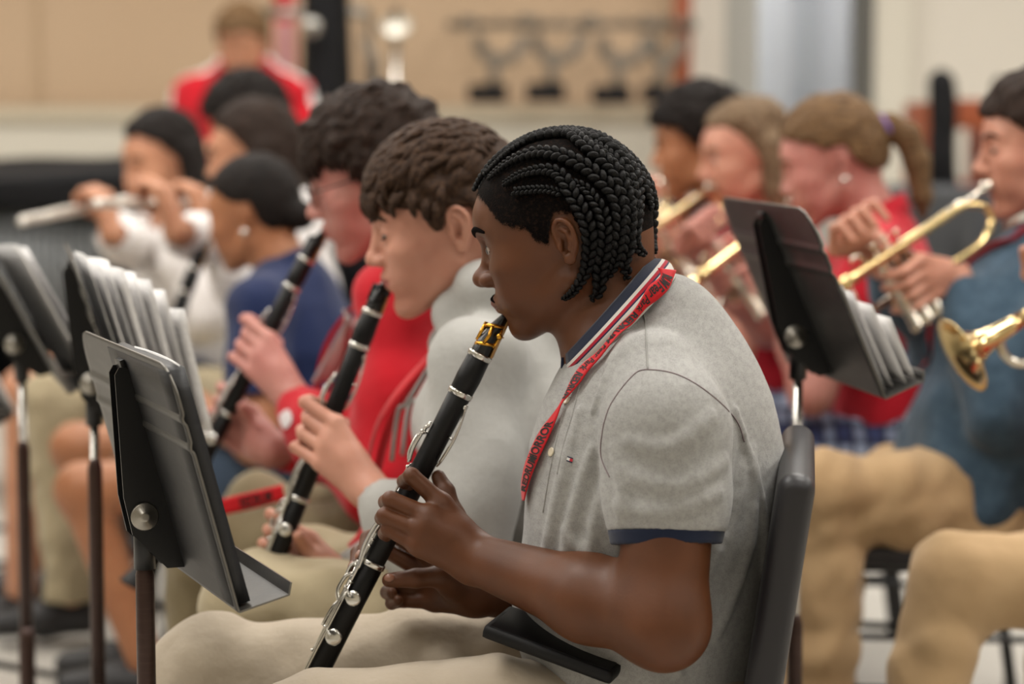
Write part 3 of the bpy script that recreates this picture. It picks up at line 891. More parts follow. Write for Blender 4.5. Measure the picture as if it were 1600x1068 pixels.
    for zz, w in ((.225, .004), (.250, .004), (.275, .004), (.395, .004), (.420, .004), (.447, .004)):
        key([], 0, None, (), [mtube([(.0145, .0065 * math.cos(a), zz + .0065 * math.sin(a)) for a in np.linspace(0, 2*math.pi, 17)[:-1]], .0013, 6, closed=True)])
    # long rods down the near side of the front
    for yy, xx, z0, z1 in ((.0095, .0135, .222, .335), (.0120, .0110, .262, .345), (.0085, .0150, .355, .470), (.0115, .0125, .362, .585), (.0140, .0095, .375, .580)):
        key([(xx, yy, z0), (xx, yy, z1)], .0013, None, [((xx * .7, yy * .7, z0), (xx * 1.08, yy * 1.08, z0)), ((xx * .7, yy * .7, z1), (xx * 1.08, yy * 1.08, z1))])
    key([(.0125, .0110, .283), (.0165, .0110, .305), (.0165, .0125, .330), (.0120, .0130, .352), (.0115, .0130, .375)], .0026)
    key([(.0095, .0120, .290), (.0125, .0140, .312), (.0120, .0145, .335), (.0095, .0145, .356)], .0019)
    key([(.0110, .0130, .383), (.0060, .0160, .388), (.0015, .0165, .390)], .0016, ((-.0010, .0125, .391), (0, 1, 0), .0098), [((.009, .010, .383), (.0135, .0150, .383))])
    key([(.0110, .0130, .438), (.0060, .0165, .441), (.0015, .0170, .442)], .0016, ((-.0015, .0130, .443), (0, 1, 0), .0105), [((.009, .010, .437), (.0135, .0150, .437))])
    key([(.0150, .0080, .366), (.0215, .0060, .374), (.0225, .0060, .392), (.0160, .0070, .402)], .0024)
    key([(.0165, .0020, .350), (.0225, .0020, .360), (.0220, .0030, .372)], .0022)
    key([(.0150, -.0060, .40), (.0205, -.0040, .415), (.0215, -.0030, .44)], .0022)
    key([], 0, None, [((.010, .0095, .318), (.0095, .0175, .318))])
    key([], 0, None, [((.010, .0095, .326), (.0095, .0180, .326))])
    for i in range(4): key([], 0, None, (), [mtube([(.0140, .004, .36+.008*i), (.0120, .0150, .36+.008*i)], .0014, 6)])
    key([(.010, .0130, .50), (.004, .0168, .52)], .0018, ((-.001, .0138, .522), (0, 1, 0), .0115))
    key([(.006, .0150, .548), (.002, .0168, .56)], .0018, ((-.003, .0142, .562), (0, 1, 0), .0115))
    return root

def ribbon(stations, node, push, mat, name, root, sub=6, across=4, label=None, thick=.0012):
    """cloth band given by pairs of edge points; returns an evaluator for lettering"""
    A = catmull([V(*s[0]) for s in stations], sub); B = catmull([V(*s[1]) for s in stations], sub)
    rows = []
    grid = []
    for a, b in zip(A, B):
        for j in range(across + 1): grid.append(a + (b - a) * j / across)
    depth = [s[2] for s in stations] if len(stations[0]) > 2 else None
    if depth is not None:
        D = catmull([V(d) for d in depth], sub)
        pts = np.array([P(g[0], g[1], float(D[i // (across + 1)][0])) for i, g in enumerate(grid)])
    else: pts = hits(node, grid, push=push)
    n = len(A); G = pts.reshape(n, across + 1, 3)
    if depth is None:
        for _ in range(2): G[1:-1] = G[1:-1] * .5 + (G[:-2] + G[2:]) * .25
    f = [(i*(across+1)+j, i*(across+1)+j+1, (i+1)*(across+1)+j+1, (i+1)*(across+1)+j) for i in range(n-1) for j in range(across)]
    o = put(name, G.reshape(-1, 3), f, mat, root, label=label)
    md = o.modifiers.new('solid', 'SOLIDIFY'); md.thickness = thick; md.offset = 0
    mid = G[:, across // 2]; s = np.concatenate([[0], np.cumsum(np.linalg.norm(mid[1:] - mid[:-1], axis=1))])
    return dict(G=G, s=s, across=across, obj=o)
FONT_CACHE = {}
def text_mesh(body, size=1.0, bold=0.0):
    cu = bpy.data.curves.new('letters', 'FONT'); cu.body = body; cu.size = size; cu.offset = bold; cu.fill_mode = 'BOTH' if hasattr(cu, 'fill_mode') else cu.fill_mode
    o = bpy.data.objects.new('letters', cu); COL.objects.link(o)
    bpy.context.view_layer.update()
    me = bpy.data.meshes.new_from_object(o.evaluated_get(bpy.context.evaluated_depsgraph_get()))
    bm = bmesh.new(); bm.from_mesh(me); bmesh.ops.triangulate(bm, faces=bm.faces[:])
    bmesh.ops.subdivide_edges(bm, edges=[e for e in bm.edges if e.calc_length() > size * .25], cuts=1)
    bm.verts.index_update()
    v = np.array([tuple(x.co) for x in bm.verts]); f = [tuple(x.index for x in p.verts) for p in bm.faces]
    bm.free(); bpy.data.objects.remove(o); bpy.data.curves.remove(cu); bpy.data.meshes.remove(me)
    return v, f
def letters_on(R, body, s0, s1, t0, t1, mat, parent, flip=False, bold=.02, lift=.0011, rev=False):
    """write body along the band from s0 to s1 (metres), letters filling t0..t1 of its width"""
    v, f = text_mesh(body, 1.0, bold)
    x = (v[:, 0] - v[:, 0].min()) / (v[:, 0].max() - v[:, 0].min()); y = (v[:, 1] - v[:, 1].min()) / (v[:, 1].max() - v[:, 1].min())
    s = s0 + (s1 - s0) * x; t = t0 + (t1 - t0) * y
    G, S, ac = R['G'], R['s'], R['across']; out = []
    for a, b in zip(s, t):
        i = int(np.clip(np.searchsorted(S, a) - 1, 0, len(S) - 2)); u = (a - S[i]) / (S[i+1] - S[i]); u = min(max(u, 0), 1)
        row = G[i] * (1 - u) + G[i+1] * u; k = min(max(b, 0), 1) * ac; j = min(int(k), ac - 1); w = k - j
        p = row[j] * (1 - w) + row[j+1] * w
        nn = nrm(np.cross(G[i+1, 0] - G[i, 0] + 1e-9, row[-1] - row[0]))
        if nn @ (CAMP - p) < 0: nn = -nn
        out.append(p + nn * lift)
    return put('lettering', out, f, mat, parent, smooth=False)

RED_BAND = fabric('red_lanyard_band', '#c3141f', .2, 2000, rough=.55)
INK = material('black_ink', '#0a0808', .6)
def build_main_things(A):
    root = A['root']
    build_clarinet('black clarinet with a gold ligature played by the boy in the grey polo', P(789, 479, 2.868), P(377, 1280, 2.835), V(-1, .15, -.45) * 1.0, GOLD)
    # lanyard over the collar and chest
    neckc = loft([P(930, 480, 2.83), P(962, 510, 2.84)], [.062, .066], [.05, .06], A['TL'], .02)
    col = A['C']; c1 = (col[1] + col[3]) / 2
    surf = join(A['shirt'], (.012, cone(P(950, 540, 2.79), P(1010, 470, 2.80), .052, .054)))
    st = [((1052, 427), (1026, 424)), ((1047, 440), (1030, 432)), ((1040, 455), (1026, 439)), ((1025, 469), (1013, 449)), ((1010, 480), (1003, 466)), ((1000, 492), (992, 483)), ((984, 513), (975, 505)),
          ((965, 535), (956, 528)), ((946, 560), (937, 552)), ((926, 581), (916, 570)), ((914, 598), (899, 596)), ((897, 618), (890, 616)), ((884, 633), (879, 638)), ((878, 650), (866, 655)), ((866, 680), (851, 675)), ((849, 716), (834, 710)), ((838, 743), (826, 735)), ((831, 765), (822, 762)), ((827, 782), (824, 782))]
    lan = empty('lanyard', 'red lanyard with black lettering around the neck of the boy in the grey polo', 'lanyard', P(925, 580, 2.7), 'red lanyards')
    R = ribbon(st, surf, .0065, RED_BAND, 'strap', lan)
    S = R['s']; T = S[-1]
    # letters: strap runs from the nape down to the chest; the words read downwards with their tops towards the shoulder
    i = lambda k: S[int(k * 6)]
    def w(txt, a, b, t0=.86, t1=.14, bold=.02): letters_on(R, txt, a, b, t0, t1, INK, R['obj'], bold=bold)
    w('RUM', i(.9), i(2.0), .9, .08, .04)
    w('Fear Park', i(2.2), i(5.0)); w('REDRUM', i(5.2), i(7.35), .92, .12, .04); w('Fear Park', i(7.5), i(9.4)); w('REDRUM', i(9.6), i(11.6), .92, .12, .04)
    letters_on(R, 'REDRUM', i(17.3), i(15.0), .05, .8, INK, R['obj'], bold=.04)
    letters_on(R, 'HORROR', i(15.3), i(13.4), .1, .9, INK, R['obj'], bold=.03)
    v, f = mtube(catmull([P(826, 780, 2.83) , P(825, 795, 2.83), P(831, 815, 2.80), P(822, 845, 2.79), P(818, 862, 2.79)], 4), .0016, 8)
    # buttons, placket edge and the little flag mark on the chest
    so = [c for c in root.children if c.name.startswith('polo_shirt')][0]
    for q in [(886, 625), (862, 706)]:
        p, g = hits(A['shirt'], [q], want_normal=True, push=.0006)
        put('button', *mlathe([(0, .0052), (.0008, .0055), (.0016, .0050), (.0013, .0035), (.0012, .0004)], p[0], g[0], 24), material('cream_button', '#c3b8a0', .35, coat=.3), so)
    for q in [[(893, 585), (880, 640), (868, 690), (856, 750), (848, 800)], [(905, 600), (893, 650), (878, 700), (870, 740)]]:
        pts = hits(A['shirt'], catmull([V(*x) for x in q], 5), push=-.0002)
        put('placket_edge', *mtube(pts, .0013, 8), HEATHER, so)
    for (x0, y0, x1, y1, c) in [(886, 713.5, 895, 715.3, '#141a3a'), (886, 715.3, 890.5, 719.5, '#d8d6d2'), (890.5, 715.3, 895, 719.5, '#b31a2b'), (886, 719.5, 895, 721.3, '#141a3a')]:
        sk = lambda x, y: (x - (y - 717) * .25, y + (x - 890) * .35)
        pts = hits(A['shirt'], [sk(x0, y0), sk(x1, y0), sk(x1, y1), sk(x0, y1)], push=.0008)
        put('chest_emblem', pts, [(0, 1, 2, 3)], material('emblem_thread', c, .7), so, smooth=False)
    # phone in a black case on the lap
    ph = empty('phone', 'black phone case lying on the lap below the near forearm', 'phone', P(830, 995, 2.70))
    x = nrm(P(905, 1040, 2.66) - P(757, 985, 2.70)); yv = nrm(P(790, 935, 2.80) - P(757, 985, 2.70)); yv = nrm(yv - x * (x @ yv)); Rm = np.stack([x, yv, np.cross(x, yv)], 1)
    c = P(757, 986, 2.70) + x * .078 + yv * .037
    put('case', *mbox(c, (.080, .040, .0075), Rm, .006), material('phone_case', '#08080a', .6, spec=.3), ph)
    put('screen', *mbox(c + Rm[:, 2] * (.0078 if Rm[2, 2] > 0 else -.0078), (.074, .035, .0004), Rm, .0003), material('phone_glass', '#060607', .35, spec=.3), ph)
    # finger nails
    NAIL = material('finger_nail', '#8d604c', .3, coat=.3)
    for c, d, n_ in [(P(609, 903, 2.833), P(620, 903, 2.833) - P(600, 905, 2.833), V(-.1, -.9, .35)), (P(562, 868, 2.866), P(566, 860, 2.87) - P(562, 874, 2.86), V(-.75, -.6, .2)), (P(551, 885, 2.868), P(555, 876, 2.87) - P(551, 891, 2.86), V(-.75, -.6, .2))]:
        d = nrm(d); n_ = nrm(n_ - d * (n_ @ d)); Rn = np.stack([d, np.cross(n_, d), n_], 1)
        put('fingernail', *msphere(c + n_ * .0035, (.0065, .0050, .0022), 8, Rn), NAIL, root)

PLASTIC = material('black_chair_plastic', '#1d1c20', .42, spec=.5, bump=[((1500, 1500, 1500), .25, .0004)])
CHAIRTUBE = material('black_tube', '#141416', .4, spec=.5)
def build_chair(label, loc, rz, k=1.0, first=[None]):
    """seat height .45; local frame: the sitter faces -x"""
    if first[0] is not None:
        src = first[0]; r = src.copy(); COL.objects.link(r); r.location = loc; r.rotation_euler = (0, 0, rz); r['label'] = label
        for ch in list(src.children):
            c = ch.copy(); COL.objects.link(c); c.parent = r
        return r
    root = empty('chair', label, 'chair', (0, 0, 0), 'black band chairs')
    # back shell: rounded, with a wrapped flange, leaning back
    n = 22; v, f = [], []
    def shell(u, w):                                    # u across -1..1, w up 0..1
        yy = u * (.225 + .01 * w); x = .235 + .055 * w + .010 * math.sin(w * 3.1) - .028 * (u * u) * 0 - .02 * abs(u) ** 6
        zz = .47 + .325 * w - .028 * abs(u) ** 5 * w
        return V(x, yy, zz)
    node = uni(.0, box((0, 0, 0), (.0185, .222, .170), .017))
    a = math.radians(8.5); Rb = np.array([[math.cos(a), 0, math.sin(a)], [0, 1, 0], [-math.sin(a), 0, math.cos(a)]])
    M = np.eye(4); M[:3, :3] = Rb; M[:3, 3] = (.262, 0, .625)
    bk = join(box((0, 0, 0), (.021, .222, .168), .019), (-.02, cone((-.30, 0, .02), (-.30, 0, -.02), .285)))
    sdf('backrest', tf(M, bk), .005, PLASTIC, root)
    seat = join(box((0, 0, .437), (.225, .22, .018), .016), (-.01, ell((.02, 0, .50), (.22, .20, .05))), (.012, cone((-.215, -.19, .425), (-.215, .19, .425), .016)))
    sdf('seat', seat, .006, PLASTIC, root)
    for s in (1, -1):
        put('leg', *mtube(catmull([V(.20, s * .195, .418), V(-.15, s * .195, .418), V(-.21, s * .20, .395), V(-.235, s * .215, .02)], 6), .011, 12), CHAIRTUBE, root)
        put('leg', *mtube(catmull([V(.262, s * .19, .60), V(.245, s * .195, .47), V(.245, s * .20, .36), V(.29, s * .215, .02)], 6), .011, 12), CHAIRTUBE, root)
        for x in (-.235, .29): put('foot_cap', *mlathe([(0, .013), (.025, .0135), (.027, .008)], (x, s * .215, 0), (0, 0, 1), 14), CHAIRTUBE, root)
        put('stretcher', *mtube([V(-.222, s * .207, .21), V(.265, s * .207, .21)], .007, 10), CHAIRTUBE, root)
    root.location = loc; root.rotation_euler = (0, 0, rz); first[0] = root
    return root
MAIN = build_main()
build_main_hair(MAIN)
build_main_things(MAIN)
# ------------------------------------------------------------------ the other players
def ik(S, W, l1, l2, pole):
    d = W - S; L = np.linalg.norm(d); L2 = min(L, (l1 + l2) * .995)
    a = (l1 * l1 - l2 * l2 + L2 * L2) / (2 * L2); h = math.sqrt(max(l1 * l1 - a * a, 0))
    d = d / L; p = nrm(pole - d * (pole @ d))
    return S + d * (a * L / L2 if L > L2 else a) + p * h

def hair_node(HM, kind, hl, thick=.012, seed=1, rough=.003, long_to=None):
    """hl: hairline [(x, z)] in the head frame - hair grows above it"""
    I = np.linalg.inv(HM); Ia, Ib = I[:3, :3].T.astype(f32), I[:3, 3].astype(f32)
    xs = [q[0] for q in hl]; zs = [q[1] for q in hl]; ns = noise(seed, 120, 2)
    base = tf(HM, uni(.03, ell((-.006, 0, .046 + thick * .3), (.099 + thick, .078 + thick, .088 + thick)), ell((-.038, 0, .006), (.062 + thick * .8, .063 + thick * .8, .060 + thick))))
    def f(p, lo, hi):
        q = p @ Ia + Ib
        reg = (np.interp(q[:, 0], xs, zs) - q[:, 2]) * .7 + ns(p) * .003
        # keep the ears free
        return -smin(-(base.f(p, lo, hi) + ns(p * f32(1.3)) * rough), -reg, .010)
    return N(base.lo - .01, base.hi + .01, f)
def locks(HM, roots, seed, length=.05, r=.0045, flow=(1, 0, -.3), n=5):
    """tapered tufts lying on the hair"""
    rs = np.random.RandomState(seed); parts = []
    for (x, y, z) in roots:
        p = V(x, y, z); c = V(-.005, 0, .045); out = nrm(p - c)
        fl = np.array(flow, float) + rs.normal(size=3) * .28; fl = nrm(fl - out * (fl @ out))
        L = length * rs.uniform(.7, 1.2); pts = []
        for i in range(n + 1):
            t = i / n
            q = p + fl * L * t; d = q - c; rad = np.linalg.norm(p - c) + .006 * math.sin(math.pi * t) - .004 * t
            k = V(.112, .092, .104); q = c + d / np.sqrt(((d / k) ** 2).sum()) * (1 + .05 * math.sin(math.pi * min(t * 1.1, 1)) - .02 * t)
            pts.append(at(HM, *q))
        parts.append(mtube(catmull(pts, 2), [r * s for s in np.interp(np.linspace(0, 1, 2 * n + 1), [0, .3, .8, 1], [.6, 1, .7, .1])], 5, flat=(1.5, .7), up=vec(HM, *np.cross(fl, out))))
    return merge(*parts)

SHORT_HL = [(-.12, -.045), (-.078, -.04), (-.045, -.012), (-.03, .030), (.000, .036), (.010, .006), (.022, .012), (.036, .040), (.060, .052), (.078, .066), (.10, .070)]
def build_person(s):
    """s: dictionary with the pose of a seated player; see the calls below"""
    s.update(s.get('over', {}))
    k = s.get('k', 1.0); hx, hy, Y = s['head']
    root = empty('person', s['label'], 'person', (P(hx, hy, Y)[0], Y, 0), s.get('group', 'seated band players'))
    HM = head_frame(P(hx, hy, Y), s.get('yaw', 0), s.get('pitch', 8), s.get('roll', 0), k)
    t = math.radians(s.get('tyaw', s.get('yaw', 0))); FW = V(-math.cos(t), math.sin(t), 0); LF = np.cross((0, 0, 1), FW); UP = V(0, 0, 1)
    B = s.get('bulk', 1.0); lean = s.get('lean', .10)
    nb = s['neck'] if 'neck' in s else at(HM, -.045, 0, -.135)
    if len(nb) == 3 and abs(nb[0]) > 5: nb = P(*nb)
    hz = s.get('hipz', .53)
    hip = V(*(nb - FW * lean)[:2], hz)
    if 'hip' in s: h_ = P(*s['hip']); hip = V(h_[0], h_[1], hz)
    chest = nb * .62 + hip * .38 + FW * .02
    SW = s.get('sw', .165) * B
    S = {1: nb + LF * SW - UP * .055, -1: nb - LF * SW - UP * .055}
    for sd in (1, -1):
        if ('S', sd) in s: S[sd] = P(*s[('S', sd)])
    sk = s['skin']; h = s.get('h', .0045)
    # hands
    hands, Wr, Hn = {}, {}, {}
    cl = s.get('clarinet')
    for sd in (1, -1):
        if cl:
            tip, foot = P(*cl[0]), P(*cl[1]); a = nrm(foot - tip); fr = nrm(FW - a * (FW @ a) + V(0, 0, .0)); side = nrm(np.cross(a, fr)) 
            if side @ LF < 0: side = -side
            d = cl[2] if sd == 1 else cl[3]
            w, J, th = grip_joints(tip + a * d, a, fr, side * sd, k)
            if sd == -1: w = tip + a * (d + .02) - fr * .085 - side * .035
        else:
            w, J, th = s['hand'][sd](FW, LF)
        Wr[sd] = w
        hands[sd] = hand_node(w, J, th, k, web=.001)
    E = {}
    for sd in (1, -1):
        if ('E', sd) in s: E[sd] = P(*s[('E', sd)])
        else: E[sd] = ik(S[sd], Wr[sd], .29 * k, .25 * k, -UP + LF * sd * .45 - FW * .25)
    arms = {sd: uni(.02, cone(S[sd], E[sd], .048, .042), cone(E[sd], E[sd] * .6 + Wr[sd] * .4, .042, .038), cone(E[sd] * .6 + Wr[sd] * .4, Wr[sd], .038, .026)) for sd in (1, -1)}
    K, A_ = {}, {}
    for sd in (1, -1):
        if ('K', sd) in s: K[sd] = P(*s[('K', sd)])
        else: K[sd] = hip + FW * .44 * k + LF * sd * .13 + UP * .0
        A_[sd] = P(*s[('A', sd)]) if ('A', sd) in s else V(*(K[sd] + FW * s.get('shin', .02))[:2], .09)
        if s.get('standing'): K[sd] = hip + LF * sd * .09 - UP * .42; A_[sd] = V(*(K[sd])[:2], .09)
    Hj = {sd: hip + LF * sd * .085 for sd in (1, -1)}
    legs = uni(.03, *[n for sd in (1, -1) for n in (cone(Hj[sd], K[sd], .068, .050), cone(K[sd], A_[sd], .048, .034))])
    head = tf(HM, head_node(**s.get('face', {})))
    neck = cone(at(HM, -.022, 0, -.045), nb, .052 * B ** .5 * s.get('nk', 1), .056)
    trunk = loft([nb - UP * .03, chest, hip], [.10, .13, .14], [.05, .085, .095], LF, .04)
    body = join(head, (.03, neck), (.03, trunk), (.02, join(arms[1], (.012, hands[1]))), (.02, join(arms[-1], (.012, hands[-1]))), (.03, legs))
    sdf('body', body, h, [sk, LIP_PINK], root, paint=lip_paint(HM, 1.0))
    # upper garment
    top = s['top']; kind = top['kind']; m = top['mat']
    loose = .012 if kind == 'hoodie' else .004
    sh = loft([nb - UP * .01 - FW * .012, nb * .86 + hip * .14, chest, chest * .45 + hip * .55, hip + UP * .02],
              [.085 * B, .150 * B, .175 * B + loose, .168 * B + loose, .175 * B + loose], [.060 * B, .095 * B, .128 * B + loose, .135 * B + loose, .130 * B + loose], LF, .03)
    parts = [(.04, uni(.03, cone(nb + LF * sd * .05 - UP * .04, S[sd], .055 * B, .064 * B))) for sd in (1, -1)]
    holes = []
    for sd in (1, -1):
        if kind == 'hoodie':
            wr = Wr[sd] + (E[sd] - Wr[sd]) * .12
            parts.append((.025, uni(.03, cone(S[sd], E[sd], .066 * B, .060), cone(E[sd], E[sd] * .35 + wr * .65, .060, .050), cone(E[sd] * .35 + wr * .65, wr, .050, .036))))
            cuffc = (wr, nrm(Wr[sd] - E[sd]))
            holes.append(cone(wr - cuffc[1] * .01, wr + cuffc[1] * .12, .030))
        else:
            e = S[sd] * .30 + E[sd] * .70
            parts.append((.025, cut(cone(S[sd], E[sd], .064 * B, .060), e, nrm(E[sd] - S[sd]), .003)))
            holes.append(cone(e - nrm(E[sd] - S[sd]) * .02, e + nrm(E[sd] - S[sd]) * .1, .050))
    if kind == 'hoodie':
        hu, hr_ = s.get('hood', (0, .031))
        hood = uni(.02, *[cone(nb + FW * fx + LF * ly + UP * (uz + hu), nb + FW * fx2 + LF * ly2 + UP * (uz2 + hu), hr_, hr_) for (fx, ly, uz, fx2, ly2, uz2) in
             [(.065, .020, -.055, .045, .055, -.015), (.045, .055, -.015, -.005, .070, .02), (-.005, .070, .02, -.050, .045, .025), (-.050, .045, .025, -.065, 0, .02),
              (.065, -.020, -.055, .045, -.055, -.015), (.045, -.055, -.015, -.005, -.070, .02), (-.005, -.070, .02, -.050, -.045, .025), (-.050, -.045, .025, -.065, 0, .02)]])
        hood = join(hood, (.04, ell(nb - FW * .085 - UP * .02, (.055, .085, .07), np.stack([FW, LF, UP], 1))))
        parts.append((.02, hood))
    if s.get('fit_thigh'): pass
    sh = join(sh, *parts)
    g1, g2 = noise(s.get('seed', 3), 30, 2), noise(s.get('seed', 3) + 9, 70, 1)
    sh = disp(sh, lambda p: g1(p) * (.0068 if kind == 'hoodie' else .003) + g2(p) * .0012, .008)
    sh = join(sh, *[(-.003, q) for q in holes], (-.006, cone(at(HM, -.01, 0, -.06), nb + UP * .0 + FW * .010, .056, .050)))
    if top.get('open'): sh = join(sh, (-.006, cone(nb + FW * .10 - UP * .02, nb + FW * .16 - UP * .16, .05, .02)))
    go = sdf(top['name'], sh, max(h, .0045) * 1.05, m, root, relax=1, paint=(top['paint'](dict(nb=nb, FW=FW, LF=LF, hip=hip, S=S, E=E, W=Wr)) if 'paint' in top else None))
    # collar or drawstrings
    if kind == 'polo':
        v, f = [], []; n = 28
        for i in range(n):
            a = 2 * math.pi * (i + .5) / n; d = FW * math.cos(a) + LF * math.sin(a)
            up = .022 - .030 * math.cos(a)
            v += [nb + d * .063 * B ** .5 + UP * (up + .012) + FW * .008, nb + d * .082 * B ** .5 + UP * (up - .024) + FW * .010]
        for i in range(n - 1): 
            j = (i + n // 2 * 0) ; f.append((2*i, 2*i+1, 2*i+3, 2*i+2))
        co = put('collar', v, f, top.get('collar', m), root); md = co.modifiers.new('s', 'SOLIDIFY'); md.thickness = .003
    elif top.get('strings', True):
        for sd in (1, -1):
            q = catmull([nb + FW * .085 + LF * sd * .03 - UP * .055, nb + FW * .125 + LF * sd * .035 - UP * .12, chest + FW * .165 + LF * sd * .03 + UP * .02, chest + FW * .175 + LF * sd * .03 - UP * .05], 4)
            put('drawstring', *mtube(q, .0035, 7), top.get('string', m), root)
    # trousers or shorts
    lg = s['legs']
    if lg.get('waist'):
        tr = uni(.03, *[cone(Hj[sd], Hj[sd] * .25 + K[sd] * .75, .105, .105) for sd in (1, -1)], loft([hip - UP * .01, hip + UP * .06, hip + UP * lg['waist']], [.185 * B, .180 * B, .165 * B], [.145 * B, .14 * B, .125 * B], LF))
    elif lg['kind'] == 'trousers':
        tr = uni(.03, *[n for sd in (1, -1) for n in (cone(Hj[sd], (Hj[sd] + K[sd]) / 2, .098 * B, .084), cone((Hj[sd] + K[sd]) / 2, K[sd], .084, .070), cone(K[sd], A_[sd], .069, .060))])
        tr = uni(.03, tr, loft([hip - UP * .01, hip + UP * .06], [.165 * B, .155 * B], [.12 * B, .12 * B], LF))
    else:
        tr = uni(.03, *[cone(Hj[sd], Hj[sd] * .35 + K[sd] * .65, .095, .088) for sd in (1, -1)], loft([hip - UP * .01, hip + UP * .06], [.16, .15], [.115, .115], LF))
    g3 = noise(s.get('seed', 3) + 4, 34, 2)
    g4 = noise(s.get('seed', 3) + 5, 60, 1, (FW, -.8))
    tr = disp(tr, lambda p: g3(p) * .006 + g4(p) * .0022, .010)
    if lg['kind'] == 'trousers': tr = cut(tr, (0, 0, .10), (0, 0, -1), .004)
    sdf(lg.get('name', 'trousers'), tr, lg.get('h', .0075), lg['mat'], root, relax=1)
    for sd in (1, -1):
        a = A_[sd]; 
        so = join(loft([a + FW * -.03 - UP * .045, a + FW * .06 - UP * .05, a + FW * .16 - UP * .060], [.038, .045, .036], [.042, .038, .028], LF), (-.002, box(V(a[0], a[1], -.05), (.4, .4, .05))))
        sdf('shoe', so, .008, SHOE, root)
    # face details
    for sd in (1, -1):
        c = at(HM, .0798, sd * .0335, .0125)
        if s.get('eyes', True):
            e = put('eye', *msphere(c, .0127 * k, 10), EYE_W, root); d = nrm(vec(HM, 1, 0, -.15)); put('iris', *msphere(c + d * .0098, (.0058, .0058, .0035), 6, frame_from(d)), EYE_I, e)
        q = np.array([at(HM, *x) for x in catmull([V(.100, sd * .012, .032), V(.099, sd * .024, .037), V(.091, sd * .038, .038), V(.080, sd * .048, .032)], 4)])
        for _ in range(4): q = q - nrm_rows(q - at(HM, .03, 0, .03)) * evalp(head, q)[:, None]
        mm = len(q); put('eyebrow', *mtube(q, [.0013 + .0026 * math.sin(math.pi * (i + 1) / (mm + 1)) for i in range(mm)], 6), s['hair']['mat'], root)
    q = np.array([at(HM, *x) for x in [(.104, .017, -.0490), (.108, .006, -.0475), (.108, -.006, -.0475), (.104, -.017, -.0490)]])
    # hair
    if s.get('lash'):
        for sd in (1, -1):
            q = np.array([at(HM, *x) for x in catmull([V(.100, sd * .019, .009), V(.100, sd * .028, .0065), V(.097, sd * .038, .0075), V(.090, sd * .047, .011)], 4)])
            for _ in range(4): q = q - nrm_rows(q - at(HM, .03, sd * .02, .01)) * evalp(head, q)[:, None]
            put('eyelashes', *mtube(q, .0017, 6), HAIR_DARK, root)
    hr = s['hair']; hk = hr['kind']; hm = hr['mat']
    if hk in ('short', 'tied', 'pony', 'long', 'afro'):
        th = hr.get('thick', .012)
        hn = hair_node(HM, hk, hr.get('line', SHORT_HL), th, s.get('seed', 1), hr.get('rough', .003))
        if hk == 'afro': hn = disp(hn, lambda p, g=noise(8, 300, 2): g(p) * .004, .006)
        if hk in ('pony', 'tied'):
            if hk == 'pony':
                hn = join(hn, (.012, tube([at(HM, *q) for q in [(-.095, 0, .045), (-.125, 0, .048), (-.150, 0, .015), (-.155, 0, -.04), (-.145, .0, -.11), (-.135, 0, -.15)]], [.014, .021, .027, .026, .020, .006], .01)))
            else:
                hn = join(hn, (.010, tf(HM, ell((-.105, 0, -.015), (.034, .038, .034)))))
        if hk == 'long':
            lo_ = hr.get('down', .30)
            cols_ = []
            for (x, y) in [(-.022, .080), (-.04, .078), (-.065, .062), (-.09, .025), (-.09, -.025), (-.065, -.062), (-.04, -.078), (-.022, -.080)]:
                a0 = at(HM, x * .95, y * 1.0, .03); a1 = at(HM, x * 1.0, y * 1.10, -.07); a2 = a1 - UP * (lo_ - .10) - FW * .04
                cols_.append(uni(.01, cone(a0, a1, .020, .024), cone(a1, a2, .024, .014)))
            hn = join(hn, (.015, uni(.012, *cols_)))
        ho = sdf('hair', hn, max(h * .85, .0032), hm, root, relax=0)
        if hk == 'pony': put('hair_tie', *mtube([at(HM, -.118 + .006 * math.sin(a), .021 * math.cos(a), .047 + .021 * math.sin(a)) for a in np.linspace(0, 6.283, 18)[:-1]], .0065, 8, closed=True), hr['tie'], root)
        for lk in hr.get('locks', []): put('hair_tuft', *locks(HM, **lk), hm, root)
    if s.get('earring'):
        put('earring', *msphere(at(HM, -.010, .083, -.030), .0055 if s['earring'] < 2 else .009, 8), SILVER, root)
    if s.get('glasses'):
        fm = material('glasses_frame', '#2a1c18', .3)
        for sd in (1, -1):
            c = at(HM, .108, sd * .034, .010); R = np.stack([vec(HM, 0, 1, 0), vec(HM, 0, 0, 1), vec(HM, 1, 0, 0)], 1)
            ringp = [c + R @ V(.023 * math.copysign(abs(math.cos(a)) ** .7, math.cos(a)), .017 * math.copysign(abs(math.sin(a)) ** .7, math.sin(a)), 0) for a in np.linspace(0, 6.283, 25)[:-1]]
            go_ = put('glasses', *mtube(ringp, .0014, 6, closed=True), fm, root) if sd == 1 else put('glasses', *mtube(ringp, .0014, 6, closed=True), fm, root)
            put('lens', *mlathe([(-.0008, .0205), (.0006, .0205)], c, vec(HM, 1, 0, 0), 22), GLASS_LENS, go_)
            put('temple', *mtube([at(HM, .106, sd * .057, .014), at(HM, .05, sd * .077, .016), at(HM, -.008, sd * .080, .022)], .0016, 6), fm, go_)
        put('bridge', *mtube([at(HM, .109, .012, .014), at(HM, .113, 0, .017), at(HM, .109, -.012, .014)], .0013, 6), fm, root)
    return dict(root=root, HM=HM, FW=FW, LF=LF, nb=nb, hip=hip, chest=chest, shirt=sh, S=S, E=E, W=Wr, K=K, head=head)

